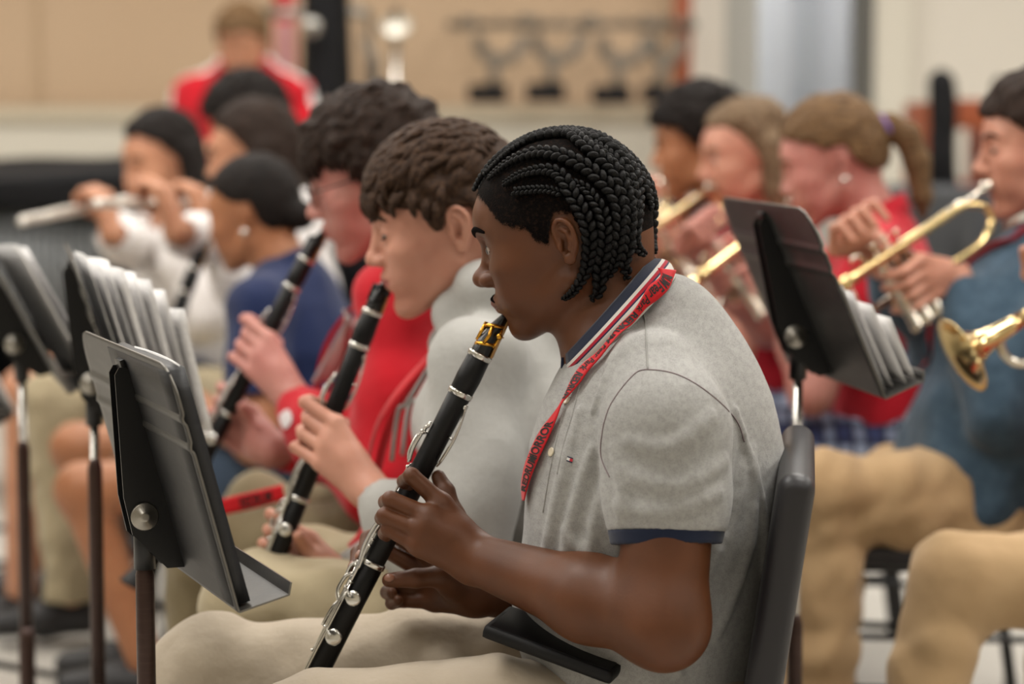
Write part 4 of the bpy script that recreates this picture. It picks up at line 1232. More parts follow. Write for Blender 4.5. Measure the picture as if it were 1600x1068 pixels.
SHOE = material('dark_shoe', '#1b1a1c', .55)
EYE_W = material('eye_white_plain', '#c9beb6', .25, coat=.4); EYE_I = material('eye_dark', '#1a100c', .2)
GLASS_LENS = material('spectacle_glass', '#ffffff', .03, trans=1.0, spec=.5)
LIP_PINK = material('lip_pink', '#a2594f', .4, spec=.5)
def hair_mat(name, a, b, st=(500, 500, 500)):
    return material(name, a, .65, spec=.18, bump=[((420, 420, 420), .9, .002)], var=[(st, b, .8, (.35, .7))])
HAIR_BROWN = hair_mat('brown_hair', '#2a1c14', '#523b2a', (180, 180, 180))
HAIR_DKBROWN = hair_mat('dark_brown_hair', '#1c130e', '#38271d', (150, 150, 150))
HAIR_DARK = hair_mat('near_black_hair', '#0b0807', '#221813', (30, 240, 240))
HAIR_SANDY = hair_mat('sandy_hair', '#4a3624', '#8a6b48', (26, 220, 220))
HAIR_FAIR = hair_mat('light_brown_hair', '#54412f', '#8b745a', (60, 220, 60))
def skin(name, a, b): return material(name, a, .5, spec=.4, sss=.15, var=[((16, 16, 16), b, .5)])
SKIN_FAIR = skin('fair_skin', '#c48e78', '#b87a66')
SKIN_PINK = skin('pink_skin', '#bd8478', '#b06a62')
SKIN_TAN = skin('tan_skin', '#a87250', '#966040')
SKIN_OLIVE = skin('olive_skin', '#bb8668', '#a57056')
EYE_STR = None
GREY_HOOD = fabric('grey_hoodie_fleece', '#a9a8a4', .4, 900, var=[((300, 120, 300), '#a09e9a', .4)], big=.35)
RED_HOOD = fabric('red_hoodie_fleece', '#bb0f20', .4, 900, var=[((8, 8, 8), '#a00b1a', .5)], big=.35)
NAVY_SHIRT = fabric('navy_shirt_cotton', '#152349', .3, 900, big=.3)
WHITE_HOOD = fabric('white_hoodie_fleece', '#e2dedc', .4, 900, big=.35)
RED_SHIRT = fabric('red_shirt_cotton', '#b51728', .3, 900, big=.3)
BLUE_DENIM = fabric('blue_grey_hoodie', '#374c5d', .4, 900, var=[((60, 60, 60), '#506779', .4)], big=.4)
KHAKI_DK = fabric('khaki_twill', '#b39670', .3, 1400, var=[((9, 9, 9), '#a48560', .4)], big=.3)
KHAKI_OL = fabric('olive_khaki_twill', '#7f7257', .3, 1400, big=.3)
KHAKI_GR = fabric('pale_khaki_twill', '#a29579', .3, 1400, big=.3)
NAVY_SHORT = fabric('navy_shorts', '#1a2238', .3, 900)
BLACK_CLOTH = fabric('black_cloth', '#0b0b0d', .3, 900, sheen=0)
DENIM = fabric('denim', '#3b4a5c', .3, 900)

def px_hand(wr, mcp, pip, tip, thumb, k=1.0, width=None, Yw=None):
    """a hand from the photograph: wrist, first and last knuckle etc. as (px, py, Y); fingers are spaced evenly between"""
    def g(FW, LF):
        w = P(*wr)
        m0, m1 = P(*mcp[0]), P(*mcp[1]); p0, p1 = P(*pip[0]), P(*pip[1]); t0, t1 = P(*tip[0]), P(*tip[1])
        J = []
        for i in range(4):
            u = i / 3
            m, p, t = m0 * (1-u) + m1 * u, p0 * (1-u) + p1 * u, t0 * (1-u) + t1 * u
            d = p * .45 + t * .55 + nrm(p - (m + t) / 2) * .006
            J.append([m, p, d, t])
        th = [P(*q) for q in thumb]
        return w, J, th
    return g
# ------------------------------------------------------------------ brass, flutes, music stands
BRASS = material('lacquered_brass', '#e2c992', .16, 1.0)
NICKEL = material('nickel_silver', '#d4cdbf', .18, 1.0)
def frame_tube(tip, foot, side):
    tip = np.asarray(tip, float); x = nrm(np.asarray(foot, float) - tip); y = nrm(np.asarray(side, float) - x * (np.asarray(side, float) @ x)); return tip, np.stack([x, y, np.cross(x, y)], 1)
def build_trumpet(label, mouth, bell, side=(0, -1, 0), k=1.0, roll=0.0, mat=None):
    """local frame: x from the mouthpiece to the bell, z up (valves), y sideways"""
    mat = mat or BRASS
    o, R = frame_tube(mouth, bell, side)
    if R[2, 2] < 0: R = R.copy(); R[:, 1] *= -1; R[:, 2] *= -1
    if roll:
        c, s = math.cos(roll), math.sin(roll); R = R @ np.array([[1, 0, 0], [0, c, -s], [0, s, c]])
    root = empty('trumpet', label, 'trumpet', o, 'trumpets of the brass players')
    W = lambda vf: ([o + R @ (np.asarray(p) * k) for p in vf[0]], vf[1])
    def part(name, vf, m=mat, par=root): return put(name, *W(vf), m, par)
    part('mouthpiece', mlathe([(0, .0085), (.0005, .0135), (.004, .0138), (.012, .0115), (.020, .0065), (.05, .0048), (.086, .0056)], (0, 0, 0), (1, 0, 0), 22), NICKEL)
    part('receiver', mlathe([(.066, .0072), (.07, .0085), (.10, .0078), (.104, .0062)], (0, 0, 0), (1, 0, 0), 18), NICKEL)
    part('leadpipe', mtube([(.095, 0, 0), (.34, 0, 0)], .0062, 14))
    part('tuning_slide', mtube([(.33, 0, 0), (.385, 0, 0)] + [(.385 + .034 * math.sin(a), 0, -.034 + .034 * math.cos(a)) for a in np.linspace(.2, 2.94, 9)] + [(.385, 0, -.068), (.285, 0, -.068)], .0070, 14), NICKEL)
    part('brace', merge(mtube([(.345, 0, 0), (.345, 0, -.068)], .003, 8), mtube([(.20, 0, 0), (.20, .026, 0)], .003, 8), mtube([(.33, 0, 0), (.33, .026, 0)], .003, 8)), NICKEL)
    for i in range(3):
        x = .222 + i * .026
        vo = part('valve', mlathe([(-.112, .006), (-.108, .0118), (-.100, .0118), (-.098, .0108), (.018, .0108), (.020, .0125), (.030, .0122), (.033, .005), (.034, .0022), (.052, .0022), (.0522, .0075), (.0555, .0080), (.057, .0050)], (x, .012, -.028), (0, 0, 1), 18), NICKEL)
        part('valve_slide', mtube([(x, .012, -.095), (x - .01, -.012 - .01 * i, -.096), (x - .012, -.030, -.090), (x - .012, -.030, -.066), (x, .002, -.064)], .0055, 10))
    br = catmull([V(.225, .026, -.072), V(.14, .026, -.074), V(.085, .026, -.070), V(.052, .026, -.052), V(.045, .026, -.036), V(.052, .026, -.018), V(.085, .026, -.001), V(.13, .026, 0)], 5)
    part('bell_tube', mtube(br + [V(.24, .026, 0), V(.34, .026, 0), V(.385, .026, 0)], [.0066] * (len(br)) + [.0082, .0104, .0122], 16))
    prof = [(.375, .0118), (.40, .0134), (.425, .0155), (.445, .0185), (.460, .0245), (.472, .0345), (.480, .0480), (.485, .0610), (.4865, .0625), (.4875, .0612), (.482, .0475), (.474, .0335), (.461, .0225), (.44, .015), (.40, .009)]
    part('bell', mlathe(prof, (0, .026, 0), (1, 0, 0), 48))
    part('finger_hook', mtube([(.296, 0, .005), (.300, 0, .022), (.312, 0, .026), (.320, 0, .016)], .003, 8), NICKEL)
    part('water_key', merge(mtube([(.372, .008, .003), (.415, .010, -.012)], .002, 6), msphere((.418, 0, -.014), .005, 6)), NICKEL)
    return dict(root=root, o=o, R=R, k=k)
FLUTEM = material('flute_silver', '#efeae0', .38, .8)
def build_flute(label, crown, foot):
    o, R = frame_tube(crown, foot, (0, 0, 1))
    root = empty('flute', label, 'flute', o, 'flutes')
    W = lambda vf: ([o + R @ np.asarray(p) for p in vf[0]], vf[1])
    def part(name, vf, m=FLUTEM): return put(name, *W(vf), m, root)
    part('head_joint', mlathe([(0, .007), (.004, .0098), (.014, .0098), (.016, .0088), (.20, .0098), (.202, .0112), (.228, .0112)], (0, 0, 0), (1, 0, 0), 22))
    part('lip_plate', msphere((.07, .0085, 0), (.022, .0035, .012), 10))
    part('body_joint', mlathe([(.226, .0098), (.56, .0098), (.562, .011), (.57, .011)], (0, 0, 0), (1, 0, 0), 22))
    part('foot_joint', mlathe([(.568, .0098), (.665, .0098), (.666, .0106), (.672, .0104)], (0, 0, 0), (1, 0, 0), 22))
    for i in range(12):
        x = .262 + i * .026
        if 6 == i: continue
        part('key', mlathe([(0, .0065), (.001, .0082), (.003, .0082), (.004, .004)], (x, .0095, 0), (0, 1, 0), 16))
    part('key_rod', mtube([(.245, .0085, .0085), (.655, .0085, .0085)], .0020, 8))
    return root

STAND_METAL = material('black_stand_metal', '#3a3937', .40, .35, spec=.5, bump=[((140, 140, 140), .15, .0008), ((900, 900, 900), .15, .0003)], var=[((25, 25, 90), '#52504c', .6, (.45, .8)), ((380, 380, 380), '#6a6a68', .8, (.74, .82))])
BRACKET = material('black_bracket', '#0b0b0c', .35, .2, spec=.5)
RIM = material('worn_metal_edge', '#77746e', .35, .8)
CHROME = material('chrome_tube', '#b5b2ac', .22, 1.0)
BROWNTUBE = material('brown_black_tube', '#3a2822', .35, .5, var=[((30, 30, 200), '#4a3731', .7, (.5, .8))])
PAPER = material('sheet_paper', '#eceae8', .75)
def paper_mat():
    m = material('printed_music', '#d8d6d4', .75)
    nt = m.node_tree; b = nt.nodes['Principled BSDF']
    uv = nt.nodes.new('ShaderNodeUVMap'); mp = nt.nodes.new('ShaderNodeMapping'); mp.inputs['Scale'].default_value = (40, 58, 1); nt.links.new(uv.outputs[0], mp.inputs[0])
    br = nt.nodes.new('ShaderNodeTexWave'); br.wave_type = 'BANDS'; br.bands_direction = 'Y'; br.inputs['Scale'].default_value = 1.0; br.inputs['Distortion'].default_value = 0
    nz = nt.nodes.new('ShaderNodeTexNoise'); nz.inputs['Scale'].default_value = 60
    nt.links.new(mp.outputs[0], br.inputs['Vector'])
    mp2 = nt.nodes.new('ShaderNodeMapping'); mp2.inputs['Scale'].default_value = (1.0, .33, 1); nt.links.new(uv.outputs[0], mp2.inputs[0]); nt.links.new(mp2.outputs[0], nz.inputs['Vector'])
    mul = nt.nodes.new('ShaderNodeMath'); mul.operation = 'MULTIPLY'; nt.links.new(br.outputs['Fac'], mul.inputs[0]); nt.links.new(nz.outputs['Fac'], mul.inputs[1])
    rp = nt.nodes.new('ShaderNodeValToRGB'); rp.color_ramp.elements[0].position = .40; rp.color_ramp.elements[1].position = .46
    rp.color_ramp.elements[0].color = srgb('#eceae8'); rp.color_ramp.elements[1].color = srgb('#8c8c94')
    nt.links.new(mul.outputs[0], rp.inputs[0]); nt.links.new(rp.outputs[0], b.inputs['Base Color'])
    return m
MUSIC = paper_mat()
def build_stand(label, tr, theta, tau, W=.48, Hd=.28, pole=None, papers=(), folder=None, knob=.0165, thick=.0112, split_z=.62, cheek=None):
    """tr: nearer top corner in world; theta: heading of the front; tau: lean back"""
    t, ta = math.radians(theta), math.radians(tau)
    w = V(-math.sin(t), math.cos(t), 0); nh = V(math.cos(t), math.sin(t), 0)
    u = nh * math.sin(ta) - V(0, 0, 1) * math.cos(ta); n = nrm(np.cross(w, u)); n = n if n @ nh > 0 else -n
    mid = tr + w * W / 2 + u * Hd * .5
    base = mid - n * .045; base = V(base[0], base[1], 0) + nh * .0
    root = empty('music_stand', label, 'music stand', base, 'black music stands')
    G = lambda a, b, c: tr + w * (a * W) + u * (b * Hd) + n * c       # a across from near to far, b down, c out of the front
    # desk plate with two pressed creases and rounded corners
    na, nbn = 30, 72; v, f, mid_ = [], [], []
    def prof(b): return -.0030 * math.exp(-((b - .215) / .014) ** 2) - .0030 * math.exp(-((b - .330) / .014) ** 2)
    rc = .07
    for j in range(nbn + 1):
        b = j / nbn
        ins = 0
        if b * Hd < rc * .6:
            q = 1 - b * Hd / (rc * .6); ins = (1 - math.sqrt(max(0, 1 - q * q))) * rc * .6 / W
        for i in range(na + 1):
            a = ins + (1 - 2 * ins) * i / na
            v.append(G(a, b, prof(b) - .010 * (1 - (2 * a - 1) ** 2) * 0))
    for j in range(nbn):
        for i in range(na): f.append((j*(na+1)+i, j*(na+1)+i+1, (j+1)*(na+1)+i+1, (j+1)*(na+1)+i))
    d = put('desk', v, f, [STAND_METAL, RIM], root); md = d.modifiers.new('s', 'SOLIDIFY'); md.thickness = .0022; md.offset = 0; md.material_offset_rim = 1
    lipv = [G(a, 1.0, 0) for a in (0, 1)] + [G(a, 1.0, .058) - u * 0 for a in (0, 1)] + [G(a, .955, .064) for a in (0, 1)]
    l = put('ledge', lipv, [(0, 1, 3, 2), (2, 3, 5, 4)], [STAND_METAL, RIM], root, smooth=False); md = l.modifiers.new('s', 'SOLIDIFY'); md.thickness = .0022; md.offset = 0; md.material_offset_rim = 1
    # bracket: a folded channel on the back with a friction knob on each side
    ck = cheek or [(.12, -.001), (.085, -.003), (.075, -.012), (.10, -.019), (.60, -.048), (.76, -.050), (.94, -.022), (.96, -.001)]
    for sgn in (-1, 1):
        vv = []
        for dd in (0, .0025):
            for b, c in ck: vv.append(tr + w * (W / 2 + sgn * (.014 + dd)) + u * (b * Hd) + n * c)
        m = len(ck); ff = [tuple(range(m)), tuple(range(2*m-1, m-1, -1))] + [(i, (i+1) % m, m + (i+1) % m, m + i) for i in range(m)]
        put('bracket', vv, ff, BRACKET, root, smooth=False)
        kc = tr + w * (W / 2 + sgn * .0165) + u * (.70 * Hd) - n * .031
        put('knob', *mlathe([(0, knob * .9), (.001, knob), (.0030, knob), (.0042, knob * .93), (.0050, knob * .42), (.0068, knob * .38), (.0070, knob * .2)], kc, w * sgn, 28), NICKEL_DULL, root)
    put('channel', *mbox(tr + w * W / 2 + u * (.45 * Hd) - n * .006, (.0145, .40 * Hd, .003), np.stack([w, u, n], 1), .001), BRACKET, root)
    pc = tr + w * (W / 2) + u * (.84 * Hd) - n * .038
    top = V(pc[0], pc[1], pc[2])
    put('hinge', *mtube([top + V(0, 0, .035), top - V(0, 0, .025)], .0125, 18), BRACKET, root)
    foot = V(top[0], top[1], 0)
    put('pole', *mtube([top, V(foot[0], foot[1], .30)], .0070, 18), CHROME, root)
    put('outer_tube', *mlathe([(0, thick), (split_z - .31, thick), (split_z - .302, thick * .82), (split_z - .295, thick * .62)], (foot[0], foot[1], .30), (0, 0, 1), 20), BROWNTUBE, root)
    put('base_tube', *mlathe([(0, .014), (.28, .014), (.30, thick)], (foot[0], foot[1], .02), (0, 0, 1), 20), BROWNTUBE, root)
    for i in range(3):
        a = t + i * 2.094 + .5
        dd = V(math.cos(a), math.sin(a), 0)
        put('leg', *mtube([foot + V(0, 0, .10), foot + dd * .08 + V(0, 0, .085), foot + dd * .30 + V(0, 0, .011)], .011, 10, flat=(1.6, .7)), BLACK_METAL, root)
    root.location = root.location
    return dict(root=root, G=G, w=w, u=u, n=n, W=W, Hd=Hd)
NICKEL_DULL = material('dull_nickel_knob', '#9a968e', .32, 1.0, bump=[((300, 300, 300), .2, .0005)])
BLACK_METAL = material('black_leg_metal', '#161618', .45, .3)
def sheet(S, label, a0, wd, ht, c, tilt=0.0, printed=True, up=1.0, group='music sheets', b_end=.985, curl=.004, mat=None, kind=('sheet_music', 'sheet music'), spread=0.0, solid=.0009, skew=0.0):
    """a sheet or book standing on the ledge of stand S"""
    v, f = [], []; n1, n2 = 6, 8
    for j in range(n2 + 1):
        for i in range(n1 + 1):
            x = a0 + wd * i / n1 / S['W']; y = b_end - ht / S['Hd'] * j / n2
            v.append(S['G'](x + tilt * j / n2, y, c * (.35 + .65 * 1) + curl * math.sin(3 * i / n1) + spread * (j / n2) ** 1.3 + skew * (1 - i / n1)))
    for j in range(n2):
        for i in range(n1): f.append((j*(n1+1)+i, j*(n1+1)+i+1, (j+1)*(n1+1)+i+1, (j+1)*(n1+1)+i))
    v = np.array(v)
    o = put(kind[0], v, f, mat or (MUSIC if printed else PAPER), None)
    uvl = o.data.uv_layers.new(name='UVMap')
    for p in o.data.polygons:
        for li in p.loop_indices:
            k = o.data.loops[li].vertex_index; uvl.data[li].uv = ((k % (n1 + 1)) / n1, (k // (n1 + 1)) / n2)
    md = o.modifiers.new('s', 'SOLIDIFY'); md.thickness = solid
    o['label'] = label; o['category'] = kind[1]; o['group'] = group
    return o
# ------------------------------------------------------------------ the room
def struct(name, vf, mat, smooth=False):
    o = put(name, *vf, mat, None, smooth=smooth); o['kind'] = 'structure'; return o
def thing_mesh(name, vf, mat, label, cat, group=None, smooth=True):
    o = put(name, *vf, mat, None, smooth=smooth); o['label'] = label; o['category'] = cat
    if group: o['group'] = group
    return o
WALL_TAN = material('tan_wall_paint', '#bfa68b', .9, spec=.2, var=[((.8, .8, .8), '#b89f83', .5)])
WALL_CREAM = material('cream_wall_paint', '#cfcabd', .9, spec=.2)
WALL_PALE = material('pale_wall_paint', '#d3cdc2', .9, spec=.2)
FLOORM = material('pale_vinyl_floor', '#c4c0b8', .38, spec=.4, var=[((.9, .9, .9), '#b5b0a8', .6), ((6, 6, 6), '#bdb8b0', .4)])
CEILM = material('ceiling_tile', '#d8d6d0', .95, spec=.1)
YB, XL, XR, YF = 10.2, -6.2, 6.2, -2.2
struct('floor', mbox(((XL+XR)/2, (YB+YF)/2, -.05), ((XR-XL)/2, (YB-YF)/2, .05)), FLOORM)
struct('ceiling', mbox(((XL+XR)/2, (YB+YF)/2, CEIL + .05), ((XR-XL)/2, (YB-YF)/2, .05)), CEILM)
struct('wall_left', mbox((XL - .05, (YB+YF)/2, CEIL/2), (.05, (YB-YF)/2, CEIL/2)), WALL_CREAM)
struct('wall_right', mbox((XR + .05, (YB+YF)/2, CEIL/2), (.05, (YB-YF)/2, CEIL/2)), WALL_CREAM)
struct('wall_front', mbox((0, YF - .05, CEIL/2), (XR, .05, CEIL/2)), WALL_CREAM)
# the back wall: tan panels over a cream dado, then a pillar, a glazed door and a pale wall
xp = P(1078, 200, YB)[0]; xd0, xd1 = P(1128, 200, YB)[0], P(1362, 200, YB)[0]
zr = P(500, 178, YB)[2]
struct('wall_back', mbox(((XL + xp) / 2, YB + .05, (zr + CEIL) / 2), ((xp - XL) / 2, .05, (CEIL - zr) / 2)), WALL_TAN)
struct('wall_back', mbox(((XL + xp) / 2, YB + .02, zr / 2), ((xp - XL) / 2, .08, zr / 2)), WALL_CREAM)
struct('trim_1', mbox(((XL + xp) / 2, YB - .075, zr), ((xp - XL) / 2, .02, .03), None, .006), material('trim_paint', '#beb39d', .6))
struct('trim_2', mbox(((xp + xd0) / 2, YB - .02, CEIL / 2), ((xd0 - xp) / 2, .09, CEIL / 2)), WALL_PALE)
struct('wall_back', mbox(((xd1 + XR) / 2, YB + .05, CEIL / 2), ((XR - xd1) / 2, .05, CEIL / 2)), WALL_PALE)
struct('wall_back', mbox(((xd0 + xd1) / 2, YB + .05, (2.3 + CEIL) / 2), ((xd1 - xd0) / 2, .05, (CEIL - 2.3) / 2)), WALL_PALE)
for px in (60,):
    x = P(px, 100, YB)[0]; struct('trim_3', mbox((x, YB - .004, (zr + CEIL) / 2), (.012, .006, (CEIL - zr) / 2)), material('panel_joint', '#b39a7c', .8))
DOORM = material('grey_door_frame', '#a3a29c', .45)
def bx(x0, x1, z0, z1, y, d): return mbox(((x0+x1)/2, y, (z0+z1)/2), (abs(x1-x0)/2, d, (z1-z0)/2), None, .004)
X = lambda px: P(px, 150, YB)[0]
do = struct('door_1', bx(X(1128), X(1182), 0, 2.3, YB - .02, .04), DOORM)
do2 = put('stile', *bx(X(1182), X(1332), 0, .85, YB - .01, .03), DOORM, do, smooth=False)
put('stile', *bx(X(1182), X(1332), 2.18, 2.3, YB - .01, .03), DOORM, do, smooth=False)
put('dark_stile', *bx(X(1328), X(1358), 0, 2.3, YB - .02, .045), material('dark_door_edge', '#55544f', .5), do, smooth=False)
gl = struct('window_1', bx(X(1182), X(1330), .85, 2.18, YB + .0, .006), material('door_glass', '#e6ecee', .08, trans=.9, spec=.6))
# what shows through the door pane: a bright corridor
HALL = material('corridor_wall', '#b9b8bb', .8)
struct('wall_hall', mbox((X(1255), YB + 2.6, 1.5), (2.2, .05, 1.6)), HALL)
struct('wall_hall', mbox((X(1120), YB + 1.38, 1.5), (.05, 1.24, 1.6)), HALL)
struct('wall_hall', mbox((X(1420), YB + 1.38, 1.5), (.05, 1.24, 1.6)), HALL)
struct('floor_hall', mbox((X(1255), YB + 1.4, -.05), (2.2, 1.3, .05)), FLOORM)
struct('ceiling_hall', mbox((X(1255), YB + 1.4, 3.05), (2.2, 1.3, .05)), CEILM)
area_light('hall_lamp', (X(1225), YB + 1.5, 2.95), 1.0, .8, 60)
hw = material('hall_window_light', '#ffffff', .5, emit=((.85, .93, 1, 1), 1.6))
struct('window_2', bx(X(1130) + .3, X(1235) + .1, 1.15, 2.5, YB + 2.54, .01), hw)
struct('door_2', bx(X(1250) + .25, X(1320) + .25, 0, 2.1, YB + 2.54, .02), material('hall_door', '#8f9096', .6))
struct('trim_4', bx(X(1362), X(1420), 0, 2.4, YB - .02, .05), WALL_CREAM)
# ceiling lamps
LAMPM = material('lamp_diffuser', '#ffffff', .6, emit=((1, .95, .88, 1), 3.0))
LF_ = material('lamp_frame', '#d0d0cc', .5)
for (x, y) in LAMPS:
    r = empty('ceiling_light', 'rectangular recessed ceiling lamp with a white diffuser', 'ceiling light', (x, y, CEIL - .01), 'ceiling lamps')
    put('frame', *mbox((x, y, CEIL - .012), (.61, .31, .012), None, .003), LF_, r, smooth=False)
    put('diffuser', *mbox((x, y, CEIL - .026), (.57, .27, .003)), LAMPM, r, smooth=False)
# ------------------------------------------------------------------ things along the back wall
BLK = material('matte_black_cover', '#0a0a0d', .75, spec=.25, bump=[((20, 20, 20), .4, .01)])
GREYM = material('grey_metal', '#7d7468', .45, .4)
# marimba-like keyboard under a black cover at the far left, with its row of resonator tubes
xl, xr = P(-60, 300, 7.4)[0], P(205, 300, 7.4)[0]
mr = empty('marimba', 'covered marimba with a row of grey resonator tubes at the left edge', 'marimba', ((xl+xr)/2, 7.4, 0))
zt = P(100, 275, 7.4)[2]; zb = P(100, 318, 7.4)[2]; zp = P(100, 440, 7.4)[2]
cv = disp(box(((xl+xr)/2, 7.5, (zt+zb)/2), ((xr-xl)/2 + .05, .36, (zt-zb)/2 + .02), .03), lambda p, g=noise(4, 9, 2): g(p) * .016, .03)
sdf('cover', cv, .02, BLK, mr, relax=1)
n = 20
for i in range(n):
    x = xl + (xr - xl) * (i + .5) / n
    put('resonator_tube', *mtube([(x, 7.25, zb), (x, 7.25, zp - .12 * math.sin(math.pi * i / n))], (xr - xl) / n * .42, 14), material('resonator_metal', '#8f9294', .45, .3) if i == 0 else bpy.data.materials['resonator_metal'], mr)
put('lower_cloth', *mbox(((xl+xr)/2, 7.5, (zb + .3) / 2), ((xr-xl)/2, .02, (zb - .3) / 2)), BLK, mr)
for x in (xl - .02, xr + .02):
    put('frame_post', *mbox((x, 7.4, zb / 2), (.025, .25, zb / 2)), BLK, mr)
# tall black case and red banner stand behind the person in the track jacket
x0, x1 = P(466, 100, 8.9)[0], P(552, 100, 8.9)[0]
bc = empty('bass_case', 'tall black instrument case standing against the tan wall', 'instrument case', ((x0+x1)/2, 8.9, 0))
sdf('case_body', join(loft([V((x0+x1)/2, 8.95, .30), V((x0+x1)/2, 8.95, 1.0), V((x0+x1)/2, 8.95, 1.75)], [(x1-x0)*.50, (x1-x0)*.52, (x1-x0)*.40], [.16, .17, .12], (1, 0, 0)), (.03, box(((x0+x1)/2, 8.95, .32), ((x1-x0)*.42, .14, .30), .04))), .015, BLK, bc)
put('case_latch', *mlathe([(0, .035), (.02, .035), (.024, .02)], P(487, 42, 8.78), (0, -1, 0), 18), CHROME, bc)
rx0, rx1 = P(430, 100, 9.3)[0], P(463, 100, 9.3)[0]
rb = empty('banner', 'red hanging banner with a pale lower part beside the tall black case', 'banner', ((rx0+rx1)/2, 9.3, 0))
put('cloth', *mbox(((rx0+rx1)/2, 9.3, 1.55), ((rx1-rx0)/2, .008, .42), None, .003), RED_HOOD, rb)
put('pale_panel', *mbox(((rx0+rx1)/2, 9.288, P(0, 75, 9.3)[2]), ((rx1-rx0)*.38, .006, .10), None, .003), material('faded_pink', '#b98a88', .8), rb)
put('stand_rod', *mtube([((rx0+rx1)/2, 9.32, 0), ((rx0+rx1)/2, 9.32, 2.1)], .012, 10), CHROME, rb)
put('foot', *mbox(((rx0+rx1)/2, 9.3, .012), (.18, .16, .012), None, .004), BLK, rb)
# wardrobe rail across the back with a cymbal stand before it
rail = empty('hanging_rail', 'long metal rail in front of the tan wall carrying drum harnesses', 'rail', (P(760, 40, 9.8)[0], 9.8, 0))
zrail = P(760, 38, 9.75)[2]
xa, xb = P(700, 40, 9.75)[0], P(1068, 40, 9.75)[0]
put('rail_bar', *mtube([(xa, 9.75, zrail), (xb, 9.75, zrail)], .016, 12), GREYM, rail)
for x in (xa, (xa + xb) / 2, xb): put('rail_post', *mtube([(x, 9.75, zrail), (x, 10.14, zrail)], .012, 10), GREYM, rail)
for i, (px, dy) in enumerate([(782, 0), (872, -2), (975, 2), (1042, 0)]):
    c = P(px, 66 + dy, 9.66)
    h = empty('drum_harness', ['drum harness hanging leftmost on the rail', 'drum harness hanging second from the left on the rail', 'drum harness hanging third from the left on the rail', 'drum harness hanging at the right end of the rail beside the red post'][i], 'drum harness', (c[0], 9.66, c[2]), 'drum harnesses on the rail')
    HG = material('harness_grey', '#6f675c', .55) if i == 0 else bpy.data.materials['harness_grey']
    s = .93 if i < 3 else .6
    put('shoulder_ring', *mtube([(c[0] + .092 * s * math.cos(a), 9.66 + .02 * math.sin(2 * a), c[2] + .075 * math.sin(a) + .005) for a in np.linspace(math.pi * .93, math.pi * 2.07, 22)], .026, 10, flat=(1, .8)), HG, h)
    put('shoulder_pad', *mtube([(c[0] - .10 * s, 9.66, c[2] + .07), (c[0] - .15 * s, 9.68, c[2] + .085), (c[0] - .17 * s, 9.70, c[2] + .06)], .024, 10), HG, h)
    put('shoulder_pad', *mtube([(c[0] + .10 * s, 9.66, c[2] + .07), (c[0] + .15 * s, 9.68, c[2] + .085), (c[0] + .17 * s, 9.70, c[2] + .06)], .024, 10), HG, h)
    e = P(px - 20, 146 + dy, 9.66)
    put('belly_bar', *mtube([(c[0], 9.66, c[2] - .065), ((c[0] + e[0]) / 2, 9.64, (c[2] + e[2]) / 2 - .01), (e[0] + .02, 9.64, e[2] + .02)], .030, 12, flat=(1, .5)), HG, h)
    put('belly_plate', *mbox((e[0], 9.64, e[2]), (.078 if i < 3 else .05, .03, .036), None, .012), BLK, h)
    put('hook', *mtube([(c[0], 9.66, c[2] + .0 + .09), (c[0], 9.70, zrail + .03), (c[0], 9.78, zrail + .02)], .006, 8), GREYM, h)
# cymbals and chrome hardware left of the harnesses
cs = empty('cymbal_stand', 'chrome cymbal stand with a pale cymbal left of the drum harnesses', 'cymbal stand', (P(620, 60, 9.0)[0], 9.0, 0))
c = P(618, 32, 9.0)
put('pole', *mtube([(c[0], 9.0, .25), (c[0], 9.0, c[2] + .05)], .014, 12), CHROME, cs)
put('cymbal', *mlathe([(0, .060), (.006, .045), (.01, .02), (.015, .008), (.016, .003)], (c[0], 9.0, c[2] - .02), (-.1, -.75, .65), 40), material('bright_cymbal', '#e2ddd0', .45, .6), cs)
for i in range(3):
    a = i * 2.094 + .4; put('leg', *mtube([(c[0], 9.0, .45), (c[0] + .28 * math.cos(a), 9.0 + .28 * math.sin(a), .01)], .010, 8), CHROME, cs)
hb = empty('hardware_rack', 'chrome bar with hanging percussion hardware beside the black case', 'hardware rack', (P(520, 20, 9.05)[0], 9.05, 0))
za = P(520, 18, 9.05)[2]; x0_, x1_ = P(415, 18, 9.05)[0], P(575, 18, 9.05)[0]
put('cross_bar', *mtube([(x0_, 9.05, za), (x1_, 9.05, za)], .022, 12), CHROME, hb)
for x in (x0_, x1_): put('upright', *mtube([(x, 9.05, 0), (x, 9.05, za)], .016, 12), CHROME, hb)
put('folded_stand', *mtube([P(570, 60, 9.0), P(585, 100, 9.0), P(575, 190, 9.0)], .05, 10, flat=(1, .5)), GREYM, hb)
# orange-brown post before the pillar, keyboard cart and cases on the right
OR = material('orange_wood', '#9a4a22', .5, var=[((4, 4, 40), '#7f3a1a', .6)])
thing_mesh('wooden_post', mbox((P(1066, 80, 9.9)[0], 9.9, .95), (.035, .03, .95), None, .006), OR, 'narrow red brown wooden post at the right end of the tan wall', 'post')
ct = empty('wooden_cart', 'orange wooden cabinet frame behind the ponytailed girl', 'cabinet', (P(1480, 200, 8.6)[0], 8.6, 0))
cx0, cx1 = P(1432, 200, 8.6)[0], P(1560, 200, 8.6)[0]; zt = P(0, 160, 8.6)[2]
put('side_panel', *mbox((cx0 + .03, 8.6, zt / 2), (.035, .25, zt / 2), None, .004), OR, ct)
put('top_rail', *mbox(((cx0+cx1)/2, 8.36, zt - .04), ((cx1-cx0)/2, .015, .05), None, .004), OR, ct)
put('shelf', *mbox(((cx0+cx1)/2, 8.6, zt - .30), ((cx1-cx0)/2, .24, .02), None, .004), OR, ct)
